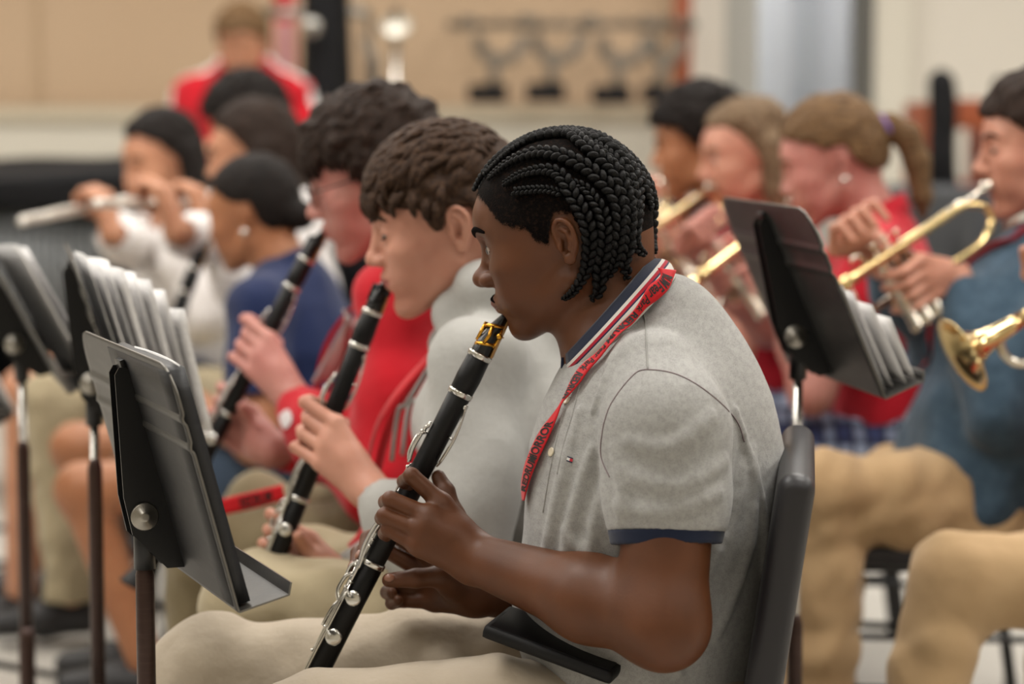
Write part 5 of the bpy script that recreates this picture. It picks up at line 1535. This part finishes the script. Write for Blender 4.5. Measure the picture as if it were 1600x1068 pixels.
put('lower_panel', *mbox(((cx0+cx1)/2, 8.4, .32), ((cx1-cx0)/2, .02, .32), None, .004), OR, ct)
put('side_panel', *mbox((cx1 - .03, 8.6, zt / 2), (.035, .25, zt / 2), None, .004), OR, ct)
k = empty('instrument_case', 'narrow upright black instrument bag leaning on the orange cabinet', 'instrument case', (P(1470, 200, 8.2)[0], 8.2, 0))
kx = P(1470, 200, 8.2)[0]; z1 = P(0, 108, 8.2)[2]
sdf('bag', disp(loft([V(kx + .04, 8.2, .12), V(kx + .02, 8.2, .7), V(kx, 8.2, z1 - .05)], [.085, .062, .045], [.08, .07, .05], (1, 0, 0)), lambda p, g=noise(2, 22, 2): g(p) * .005, .01), .01, BLK, k)
put('carry_strap', *mtube(catmull([V(kx - .05, 8.13, z1 - .3), V(kx - .08, 8.12, .9), V(kx - .06, 8.12, .6)], 5), .012, 8), BLK, k)
k = empty('instrument_case', 'second black bag top showing beside the dark haired trumpeter', 'instrument case', (P(1560, 200, 8.4)[0], 8.4, 0))
kx = P(1562, 200, 8.4)[0]
sdf('bag', loft([V(kx, 8.4, .12), V(kx, 8.4, .7), V(kx, 8.4, z1 - .06)], [.08, .06, .03], [.08, .06, .04], (1, 0, 0)), .012, BLK, k)
for i, (px, py, Y) in enumerate([(1425, 305, 7.4), (1478, 298, 8.05)]):
    q = P(px, py, Y); r = empty('stacking_chair', ['grey chair back showing beside the ponytail', 'grey chair farther back left of the blue hoodie boy'][i], 'chair', (q[0], Y, 0), 'empty grey chairs')
    GC = material('grey_chair_shell', '#3b3d41', .5) if i == 0 else bpy.data.materials['grey_chair_shell']
    R = Matrix.Rotation(math.radians(20 - 50 * i), 3, 'Z'); R = np.array(R)
    put('backrest', *mbox((q[0], Y, q[2] - .14), (.21, .02, .16), R, .018), GC, r); put('seat', *mbox((q[0], Y - .22, .45), (.21, .21, .02), R, .015), GC, r)
    for sx in (-.17, .17):
        for sy in (-.17, .0):
            put('leg', *mtube([(q[0] + sx, Y - .22 + sy + .1, .43), (q[0] + sx * 1.15, Y - .22 + (sy + .085) * 1.3, .01)], .011, 8), CHAIRTUBE, r)
        put('back_post', *mtube([(q[0] + sx, Y - .03, .44), (q[0] + sx, Y + .01, q[2] - .12)], .011, 8), CHAIRTUBE, r)
# cables on the floor at the left
for i, q in enumerate([[(-40, 890, 6.9), (20, 885, 6.95), (50, 900, 6.8)], [(-40, 972, 5.8), (20, 968, 5.85), (60, 975, 5.8), (75, 980, 5.75)], [(-40, 828, 7.9), (30, 832, 7.8), (50, 842, 7.7)]]):
    pts = []
    for x, y, Y in q:
        d = P(x, y, 1.0) - CAMP; tt = -CAMH / d[2]; g = CAMP + d * tt; pts.append(V(g[0], g[1], .009))
    thing_mesh('floor_cable', mtube(catmull(pts, 6), .009, 8), BLACK_METAL, ['black cable on the pale floor, farthest of three at the left', 'black cable on the pale floor, nearest of three at the left', 'black cable on the pale floor, highest of three in the photo at the left'][i] if i != 0 else 'black cable on the pale floor, middle one of three at the left', 'cable', 'floor cables')
# ------------------------------------------------------------------ people in their places
DARK_LIG = material('black_ligature', '#141414', .35, .6)
P2 = build_person(dict(label='boy in a light grey hoodie with short brown hair playing clarinet', head=(700, 358, 3.37), yaw=-6, pitch=12, skin=SKIN_FAIR, lash=True, tyaw=12, lean=.12, h=.0030, hipz=.49, seed=4, hood=(.016, .036),
    clarinet=((608, 420, 3.38), (395, 962, 3.33), .245, .415), top=dict(kind='hoodie', name='hoodie', mat=GREY_HOOD), legs=dict(kind='trousers', mat=KHAKI_GR, h=.006), face=dict(nose=.9, eye_open=.001, lip=.9),
    hair=dict(kind='short', mat=HAIR_BROWN, thick=.011, line=[(-.12, -.055), (-.078, -.05), (-.045, -.030), (-.03, .030), (.000, .036), (.010, .006), (.022, .004), (.036, .034), (.060, .046), (.080, .050), (.11, .050)],
        locks=[dict(roots=[(x, y, z) for x in np.linspace(-.08, .09, 13) for y in np.linspace(-.07, .07, 9) for z in (.10, .13)], seed=2, length=.052, r=.0052, flow=(.9, 0, -.35)), dict(roots=[(x, y, z) for x, z in ((.088, .075), (.094, .068)) for y in np.linspace(-.045, .055, 14)] + [(x, .07, z) for x, z in ((.02, .05), (.035, .06), (.05, .065), (.065, .068), (.0, .06), (.01, .045))], seed=6, length=.032, r=.0048, flow=(.25, 0, -1))]), group='seated clarinet players'))
build_clarinet('black clarinet with a dark ligature played by the boy in the light grey hoodie', P(608, 420, 3.38), P(395, 962, 3.33), V(-1, .1, -.4), DARK_LIG)
P3 = build_person(dict(label='boy in a red hoodie and wire glasses with thick dark brown hair playing clarinet', head=(592, 284, 3.9), yaw=-4, pitch=16, k=1.03, skin=SKIN_PINK, tyaw=12, lean=.12, h=.004, glasses=True, bulk=1.08, hipz=.48, seed=7,
    clarinet=((507, 350, 3.92), (290, 770, 3.86), .225, .345), top=dict(kind='hoodie', name='hoodie', mat=RED_HOOD, string=WHITE_HOOD), legs=dict(kind='trousers', mat=KHAKI_OL), face=dict(eye_open=.001),
    hair=dict(kind='short', mat=HAIR_DKBROWN, thick=.018, rough=.005, line=[(-.12, -.055), (-.078, -.05), (-.045, -.030), (-.03, .010), (.000, .010), (.010, -.006), (.022, .0), (.036, .03), (.060, .046), (.080, .056), (.11, .056)],
        locks=[dict(roots=[(x, y, z) for x in np.linspace(-.08, .09, 11) for y in np.linspace(-.07, .07, 7) for z in (.10, .13)], seed=5, length=.065, r=.0065, flow=(.9, .1, -.35)), dict(roots=[(x, y, z) for x, z in ((.088, .082), (.094, .072)) for y in np.linspace(-.045, .06, 12)] + [(x, .075, z) for x, z in ((-.01, .03), (.02, .05), (.035, .06), (.05, .07), (.065, .072), (.0, .05), (.01, .04))], seed=8, length=.042, r=.0058, flow=(.25, 0, -1))]), group='seated clarinet players'))
build_clarinet('black clarinet with a dark ligature played by the boy in the red hoodie', P(507, 350, 3.92), P(290, 770, 3.86), V(-1, .1, -.4), DARK_LIG)
P4 = build_person(dict(label='girl in a navy polo shirt with tied back black hair playing clarinet', head=(400, 340, 4.88), yaw=22, pitch=12, k=.93, skin=SKIN_TAN, tyaw=15, lean=.10, h=.005, bulk=.93, hipz=.48, earring=2, eyes=False, seed=11, over={('K', 1): (128, 765, 4.68), ('K', -1): (120, 700, 4.98), ('A', 1): (225, 1030, 4.7), ('A', -1): (215, 1000, 5.0)},
    clarinet=((322, 372, 4.86), (195, 705, 4.80), .265, .36), top=dict(kind='polo', name='polo_shirt', mat=NAVY_SHIRT), legs=dict(kind='shorts', name='denim_shorts', mat=DENIM), face=dict(nose=.8, jaw=.95),
    hair=dict(kind='tied', mat=HAIR_DARK, thick=.006, rough=.001, line=[(-.12, -.06), (-.078, -.05), (-.04, -.02), (-.03, .036), (.01, .038), (.025, .046), (.04, .060), (.060, .078), (.078, .088), (.11, .094)]), group='seated clarinet players'))
build_clarinet('black clarinet played by the girl in the navy polo shirt', P(322, 372, 4.86), P(195, 705, 4.80), V(-1, .1, -.4), DARK_LIG)

def flute_hands(fl, d1, d2, up=V(0, 0, 1)):
    c, f = fl; a = nrm(f - c); s = nrm(np.cross(a, up)); s = s if s[1] > 0 else -s      # s: away from the camera
    def mk(d, sgn):
        def g(FW, LF):
            o = c + a * d; J = []
            for i in range(4):
                t = (i - 1.5) * .021
                J.append([o + a * t + up * .030 - s * .050 * sgn * 0 - s * .045 + up * 0, o + a * t + up * .045 - s * .012, o + a * t + up * .030 + s * .004, o + a * t + up * .012 + s * .002])
            w = o - s * .070 - up * .055
            th = [o - s * .052 - up * .010 - a * .03, o - s * .035 - up * .004 - a * .035, o - s * .016 - up * .010 - a * .03, o - up * .014 - a * .02]
            return w, J, th
        return g
    return {1: mk(d1, 1), -1: mk(d2, 1)}
FL1 = (P(262, 300, 5.9), P(33, 346, 5.27)); FL2 = (P(328, 322, 5.35), P(160, 318, 4.72))
P5 = build_person(dict(label='girl in a white hoodie with dark hair playing flute at the far left', head=(256, 256, 5.98), yaw=-38, pitch=12, k=.97, skin=SKIN_OLIVE, tyaw=-30, lean=.06, h=.0055, bulk=.92, hipz=.48, eyes=False, seed=14,
    hand=flute_hands(FL1, .16, .40), over={('K', 1): (40, 610, 5.45), ('K', -1): (62, 590, 5.8)}, top=dict(kind='hoodie', name='hoodie', mat=WHITE_HOOD, strings=False), legs=dict(kind='shorts', name='navy_shorts', mat=NAVY_SHORT), face=dict(nose=.8, jaw=.95),
    hair=dict(kind='long', down=.16, mat=HAIR_DARK, thick=.010, rough=.002, line=[(-.12, -.06), (-.078, -.05), (-.03, -.03), (.0, .010), (.02, .044), (.04, .066), (.060, .080), (.078, .090), (.11, .096)]), group='flute players'))
build_flute('silver flute held by the girl in the white hoodie at the far left', *FL1)
P6 = build_person(dict(label='long haired girl in a white sweater half hidden behind the navy polo girl', head=(400, 250, 5.5), yaw=4, pitch=6, k=.98, skin=SKIN_OLIVE, tyaw=-8, lean=.06, h=.0055, bulk=.92, hipz=.48, eyes=False, seed=15,
    hand=flute_hands(FL2, .22, .42), over={('K', 1): (85, 635, 5.25), ('K', -1): (100, 615, 5.6), ('A', 1): (112, 930, 5.3), ('A', -1): (125, 880, 5.7)}, top=dict(kind='hoodie', name='sweater', mat=WHITE_HOOD, strings=False), legs=dict(kind='trousers', mat=KHAKI_GR), face=dict(nose=.8, jaw=.95),
    hair=dict(kind='long', down=.40, mat=HAIR_DKBROWN, thick=.010, rough=.002, line=[(-.12, -.06), (-.078, -.05), (-.03, -.03), (.0, .010), (.02, .044), (.04, .066), (.060, .080), (.078, .090), (.11, .096)]), group='flute players'))
build_flute('silver flute held by the long haired girl behind the navy shirt girl', *FL2)
def rest_hand(d=1):
    def mk(sd):
        def g(FW, LF): return None
        return g
def lap_hands(px, py, Y, gap=.09):
    def mk(sd):
        def g(FW, LF):
            o = P(px, py, Y) + LF * sd * gap; J = []
            for i in range(4):
                l = LF * sd * (.5 - i / 3) * -.055 
                J.append([o + FW * .045 + l, o + FW * .085 + l + V(0, 0, .004), o + FW * .105 + l - V(0, 0, .008), o + FW * .115 + l - V(0, 0, .022)])
            w = o - FW * .045
            th = [o - LF * sd * .015, o + FW * .02 - LF * sd * .035, o + FW * .045 - LF * sd * .042, o + FW * .065 - LF * sd * .040]
            return w, J, th
        return g
    return {1: mk(1), -1: mk(-1)}
P7 = build_person(dict(label='person with a round black afro sitting behind the flute players', head=(388, 206, 6.7), yaw=-40, pitch=14, skin=SKIN_TAN, tyaw=-40, lean=.06, h=.007, hipz=.50, eyes=False, seed=17,
    hand=lap_hands(330, 330, 6.4), top=dict(kind='hoodie', name='hoodie', mat=BLACK_CLOTH, strings=False), legs=dict(kind='trousers', mat=BLACK_CLOTH),
    hair=dict(kind='afro', mat=HAIR_DARK, thick=.034, rough=.002), group='musicians at the back'))
def stripe_paint(info):
    def g(c):
        nb, LF, FW = info['nb'], info['LF'], info['FW']; m = np.zeros(len(c), int)
        for sd in (1, -1):
            S, E = info['S'][sd], info['E'][sd]
            a = nb + LF * sd * .06; pts = [(a, S), (S, E), (E, info['W'][sd])]
            for p, q in pts:
                ba = q - p; t = np.clip(((c - p) @ ba) / (ba @ ba), 0, 1); d = c - p - t[:, None] * ba
                out = nrm(LF * sd * .8 + V(0, 0, .6)) ; out = out - nrm(ba) * (out @ nrm(ba)); out = nrm(out)
                lat = np.abs(d @ np.cross(nrm(ba), out)); m |= ((lat < .042) & ((d @ out) > -.03) & ((t > 0) & (t < 1)))
        return m
    return g
P8 = build_person(dict(label='blond person standing at the back in a red track jacket with pale sleeve stripes', head=(379, 72, 8.4), yaw=-82, pitch=14, skin=SKIN_OLIVE, tyaw=-86, lean=0, h=.008, hipz=.82, standing=True, eyes=False, seed=19, sw=.19, bulk=1.08, over={('S', 1): (460, 150, 8.45), ('S', -1): (302, 148, 8.45), 'neck': (380, 104, 8.47)},
    hand=lap_hands(390, 230, 8.2, .14), top=dict(kind='hoodie', name='track_jacket', mat=[RED_HOOD, WHITE_HOOD], strings=False, paint=stripe_paint), legs=dict(kind='trousers', mat=BLACK_CLOTH),
    hair=dict(kind='short', mat=HAIR_SANDY, thick=.016), group='musicians at the back'))

# brass side
T9 = (P(1030, 285, 5.55), P(905, 340, 5.25)); T10 = (P(1112, 292, 5.15), P(975, 382, 4.80)); T11 = (P(1243, 312, 4.76), P(1040, 470, 4.44)); T12 = (P(1546, 290, 4.20), P(1218, 505, 3.98))
def trumpet_hands(T, k=1.0, side=V(0, -1, 0)):
    m, b = T; a = nrm(b - m); up = nrm(V(0, 0, 1) - a * a[2]); s = nrm(np.cross(a, up)); s = s if s[1] < 0 else -s    # s towards the camera
    def left(FW, LF):
        o = m + a * .248 * k - up * .060; J = []
        for i in range(4):
            t = up * (.034 - i * .022)
            J.append([o + t - a * .030 + s * .042, o + t + a * .012 + s * .046, o + t + a * .030 + s * .028, o + t + a * .034 + s * .006])
        w = o - a * .095 - up * .035 + s * .030
        th = [o - a * .05 + up * .01 + s * .01, o - a * .035 + up * .03 + s * .008, o - a * .020 + up * .045 + s * .006, o - a * .010 + up * .060 + s * .004]
        return w, J, th
    def right(FW, LF):
        o = m + a * .248 * k + up * .040; J = []
        for i in range(4):
            t = a * (-.026 + i * .026)
            J.append([o + t - up * .010 - s * .070, o + t + up * .034 - s * .045, o + t + up * .040 - s * .020, o + t + up * .012 - s * .002])
        w = o - a * .050 - up * .060 - s * .110
        th = [o - a * .03 - up * .03 - s * .07, o - a * .03 - up * .035 - s * .05, o - a * .02 - up * .04 - s * .03, o - a * .01 - up * .04 - s * .015]
        return w, J, th
    return {1: left, -1: right}
P9 = build_person(dict(label='boy with short curly black hair playing trumpet farthest left among the brass', head=(1095, 232, 5.65), yaw=0, pitch=8, skin=SKIN_TAN, tyaw=10, lean=.08, h=.006, hipz=.48, eyes=False, seed=21,
    hand=trumpet_hands(T9), top=dict(kind='polo', name='polo_shirt', mat=BLACK_CLOTH), legs=dict(kind='trousers', mat=KHAKI_DK), hair=dict(kind='afro', mat=HAIR_DARK, thick=.022, rough=.002), group='trumpet players'))
build_trumpet('brass trumpet of the boy with curly black hair', *T9)
def plaid_mat():
    m = material('blue_plaid', '#28335c', .8); nt = m.node_tree; b = nt.nodes['Principled BSDF']; tc = nt.nodes.new('ShaderNodeTexCoord')
    prev = None
    for ax, sc, col, amt in (('X', 5.5, '#9aa7bd', .55), ('Z', 5.5, '#9aa7bd', .55), ('X', 11, '#11172f', .7), ('Z', 11, '#11172f', .7)):
        w = nt.nodes.new('ShaderNodeTexWave'); w.bands_direction = ax; w.inputs['Scale'].default_value = sc; nt.links.new(tc.outputs['Object'], w.inputs['Vector'])
        r = nt.nodes.new('ShaderNodeValToRGB'); r.color_ramp.elements[0].position = .72; r.color_ramp.elements[1].position = .8; r.color_ramp.elements[1].color = (amt, amt, amt, 1)
        nt.links.new(w.outputs['Fac'], r.inputs[0]); x = nt.nodes.new('ShaderNodeMix'); x.data_type = 'RGBA'
        if prev: nt.links.new(prev, x.inputs[6])
        else: x.inputs[6].default_value = srgb('#28335c')
        x.inputs[7].default_value = srgb(col); nt.links.new(r.outputs[0], x.inputs[0]); prev = x.outputs[2]
    nt.links.new(prev, b.inputs['Base Color']); return m
PLAID = plaid_mat()
P10 = build_person(dict(label='girl with long light brown hair in a red shirt playing trumpet between two brass players', head=(1170, 250, 5.2), yaw=-14, pitch=8, k=.97, skin=SKIN_FAIR, tyaw=5, lean=.08, h=.0055, hipz=.48, bulk=.92, seed=22,
    hand=trumpet_hands(T10), top=dict(kind='polo', name='polo_shirt', mat=RED_SHIRT), legs=dict(kind='shorts', name='plaid_skirt', mat=PLAID, waist=.21), hair=dict(kind='long', down=.30, mat=HAIR_FAIR, thick=.007, line=[(-.12, -.06), (-.078, -.05), (-.03, -.03), (.0, .010), (.02, .044), (.04, .066), (.060, .080), (.078, .090), (.11, .096)]), group='trumpet players'))
build_trumpet('brass trumpet of the girl with long light brown hair', *T10)
P11 = build_person(dict(label='girl with a ponytail tied in purple, red polo and plaid skirt playing trumpet', head=(1306, 258, 4.74), yaw=8, pitch=17, k=.98, skin=SKIN_PINK, tyaw=10, lean=.08, h=.005, hipz=.50, bulk=.93, earring=2, eyes=False, seed=23,
    hand=trumpet_hands(T11), top=dict(kind='polo', name='polo_shirt', mat=RED_SHIRT), legs=dict(kind='shorts', name='plaid_skirt', mat=PLAID, waist=.23), face=dict(nose=.75),
    hair=dict(kind='pony', mat=HAIR_SANDY, tie=material('purple_hair_tie', '#7a62a8', .7), thick=.010, rough=.0015, line=[(-.12, -.05), (-.078, -.035), (-.04, -.005), (-.03, .036), (.01, .036), (.03, .050), (.060, .070), (.078, .080), (.11, .086)]), group='trumpet players'))
build_trumpet('brass trumpet of the ponytailed girl crossing behind the right music stand', *T11)
P12 = build_person(dict(label='boy in a blue grey hoodie with short dark hair playing trumpet at the right edge', head=(1632, 236, 4.22), yaw=2, pitch=6, skin=SKIN_FAIR, tyaw=6, lean=.10, h=.004, hipz=.50, seed=25, k=1.02,
    hand=trumpet_hands(T12), bulk=1.08, lash=True, top=dict(kind='hoodie', name='hoodie', mat=BLUE_DENIM), legs=dict(kind='trousers', mat=KHAKI_DK, h=.006), face=dict(nose=1.1, eye_open=.001), over={('K', 1): (1290, 775, 4.02), ('K', -1): (1300, 768, 4.32), 'hip': (1530, 780, 4.2)},
    hair=dict(kind='short', mat=HAIR_DKBROWN, thick=.013, line=[(-.12, -.055), (-.078, -.05), (-.045, -.030), (-.03, .010), (.000, .020), (.010, .006), (.022, .01), (.036, .04), (.060, .056), (.080, .066), (.11, .066)]), group='trumpet players'))
build_trumpet('long brass trumpet of the boy in the blue grey hoodie', *T12)
T13 = (P(1900, 312, 3.74), P(1497, 552, 3.64))
P13 = build_person(dict(label='player in khaki trousers at the right edge whose trumpet bell enters the picture', head=(2012, 275, 3.78), yaw=2, pitch=8, skin=SKIN_FAIR, tyaw=4, lean=.10, h=.006, hipz=.47, seed=27,
    hand=trumpet_hands(T13), top=dict(kind='hoodie', name='hoodie', mat=RED_HOOD), legs=dict(kind='trousers', mat=KHAKI_DK, h=.006), over={('K', 1): (1500, 905, 3.62), ('K', -1): (1680, 880, 3.86), ('A', 1): (1400, 1265, 3.58)},
    hair=dict(kind='short', mat=HAIR_DKBROWN), group='trumpet players'))
build_trumpet('bright brass trumpet with its bell at the right edge of the photo', *T13)

# ------------------------------------------------------------------ music stands and what lies on them
BINDER = material('binder_vinyl', '#161618', .5, bump=[((20, 20, 160), .3, .002)])
SA = build_stand('nearest black music stand with a worn desk edge and large nickel knob', P(266, 572, 2.55), 21.6, 15, split_z=.655)
sheet(SA, 'black ring binder on the nearest music stand', .03, .30, .268, .018, 0, False, mat=BINDER, solid=.020, curl=.0, kind=('binder', 'binder'), group='things on the nearest stand')
sheet(SA, 'white paper peeking over the binder on the nearest music stand', .06, .216, .270, .016, 0, False, group='things on the nearest stand')
SB = build_stand('black music stand stuffed with white sheets behind the nearest stand', P(116, 408, 3.35), 12, 17, split_z=.66)
for i, (a0, ht, c, pr, what) in enumerate([(.02, .275, .006, False, 'tall white sheet touching the desk of the second stand'), (-.05, .265, .010, True, 'printed sheet second from the desk of the second stand'), (-.02, .262, .015, False, 'white sheet in the back half of the pile on the second stand'),
        (-.11, .250, .020, True, 'printed page sticking out nearest in the middle of the second stand pile'), (-.06, .238, .026, False, 'plain page in the middle of the pile on the second stand'), (-.16, .225, .032, True, 'printed page hanging out over the near edge of the second stand'),
        (-.10, .205, .038, False, 'plain page near the front of the second stand pile'), (-.18, .175, .045, True, 'lowest printed page foremost on the second music stand')]):
    sheet(SB, what, a0, .216, ht, c, .02 * (i % 3 - 1), pr, group='sheets on the second stand', spread=.002 * i, skew=.012 + .007 * i)
SC = build_stand('black music stand cut by the left edge of the picture with a nickel knob', P(-30, 372, 3.75), 16, 28, split_z=.63)
for i, (a0, wd, ht, c, ti, pr) in enumerate([(.0, .216, .24, .014, 0, False), (.08, .216, .225, .028, .03, True)]):
    sheet(SC, ['plain white page on the stand at the left edge', 'printed music page on the stand at the left edge'][i], a0, wd, ht, c, ti, pr, group='sheets on the left edge stand', skew=.03)
SD = build_stand('black music stand mostly outside the left edge with pages low down', P(-135, 468, 4.45), 18, 26, split_z=.5)
sheet(SD, 'white page standing out at the left picture edge beside a pole', .0, .216, .25, .02, 0, True, group='sheets on the far left stand', skew=.05)
SE = build_stand('black music stand seen from behind to the right of the grey polo boy', P(1262, 326, 3.22), 9.4, 23.5, split_z=.45)
for i, (a0, wd, ht, c, ti, pr) in enumerate([(.05, .216, .155, .008, 0, False), (.06, .216, .14, .018, .02, True), (.03, .216, .115, .030, .03, False), (.04, .21, .09, .042, .0, False)]):
    sheet(SE, ['tall white page against the desk of the right music stand', 'printed page leaning on the right music stand', 'short white page slipping forward on the right music stand', 'lowest folded page at the front of the right music stand'][i], a0, wd, ht, c, ti, pr, group='sheets on the right stand', skew=.003 + .003 * i)

# chairs under the players
def chair_for(p, label, dz=0):
    f = p['FW']; h = p['hip']; build_chair(label, (h[0] + f[0] * .09, h[1] + f[1] * .09, 0), math.atan2(-f[1], -f[0]))
c = P(1245, 700, 2.84)
build_chair('black plastic chair in the foreground holding the boy in the grey polo', (c[0] - .285, 2.845, 0), math.radians(-7))
for p, l in ((P2, 'black chair of the boy in the light grey hoodie'), (P3, 'black chair of the boy in the red hoodie'), (P4, 'black chair of the girl in the navy polo'), (P5, 'black chair of the flute player in the white hoodie'),
             (P6, 'black chair of the long haired flute player'), (P7, 'black chair of the person with the afro'), (P9, 'black chair of the curly haired trumpeter'), (P10, 'black chair of the long haired trumpeter'),
             (P11, 'black chair of the ponytailed trumpeter'), (P12, 'black chair with bent tube legs under the boy in the blue grey hoodie'), (P13, 'black chair at the right edge under the khaki trousers')):
    chair_for(p, l)

# lanyards of the others, badge cards, strap on the lap
def lan_simple(p, label, dz=.30, sd=(1, -1), card=None, front=False):
    nb, F_, L_ = p['nb'], p['FW'], p['LF']
    r = empty('lanyard', label, 'lanyard', nb, 'red lanyards')
    end = nb + F_ * .20 - V(0, 0, dz)
    for s in (1, -1):
        pts = catmull([nb - F_ * .07 + L_ * s * .03 + V(0, 0, .03), nb + L_ * s * .082 + V(0, 0, .02), nb + F_ * .085 + L_ * s * .060 - V(0, 0, .05), nb + F_ * .17 + L_ * s * .04 - V(0, 0, .16), end + L_ * s * .008][2 if front else 0:], 8)
        out = []
        for q in pts:
            for _ in range(3):
                e = evalp(p['shirt'], [q])[0]
                if e < .004: q = q + grad(p['shirt'], np.array([q]))[0] * (.004 - e)
            out.append(q)
        put('strap', *mtube(out, .009, 8, flat=(.12, 1.0), up=nrm(F_ * .8 + L_ * s * .4)), RED_BAND, r)
    if card:
        e = evalp(p['shirt'], [end])[0]; c = end + grad(p['shirt'], np.array([end]))[0] * (.006 - e) - V(0, 0, .05)
        R = frame_from(grad(p['shirt'], np.array([c]))[0]); put('badge_card', *mbox(c, (.030, .045, .001), R, .0008), material('badge_plastic', '#b9bcc2', .3, coat=.3), r)
lan_simple(P2, 'red lanyard under the open hood of the light grey hoodie', .34, front=True)
lan_simple(P12, 'red lanyard with a clear badge over the blue grey hoodie', .30, card=True)
lan_simple(P3, 'red lanyard with a pale badge card over the red hoodie', .38, card=True)

# red strap lying across the olive lap
ls = empty('lanyard', 'red lanyard strap lying across the olive khaki lap of the red hoodie boy', 'lanyard', P(395, 788, 3.66), 'red lanyards')
Rl = ribbon([((340, 806), (340, 782), 3.66), ((370, 800), (366, 774), 3.665), ((405, 792), (402, 766), 3.67), ((446, 780), (441, 756), 3.68)], None, 0, RED_BAND, 'strap', ls)
letters_on(Rl, 'REDRUM', .035, .085, .15, .85, INK, Rl['obj'], bold=.03)

# pale print on the red hoodie: blurred block strokes on chest and sleeve
def px_patch(node, pts, mat, parent, name='print_stroke', push=.0025):
    q = catmull([V(*p) for p in pts], 4, closed=True); c = sum(q) / len(q); h_ = hits(node, q + [c], push=push, y0=3.0)
    n = len(q); put(name, h_, [(i, (i + 1) % n, n) for i in range(n)], mat, parent)
hd = [c for c in P3['root'].children if c.name.startswith('hoodie')][0]
PW = material('white_print', '#d8cfcf', .7)
for pts in ([(484, 520), (496, 488), (512, 484), (512, 520), (498, 556), (484, 558)], [(520, 500), (528, 490), (530, 530), (520, 552)], [(438, 650), (452, 640), (458, 656), (446, 670)]):
    px_patch(P3['shirt'], pts, PW, hd)
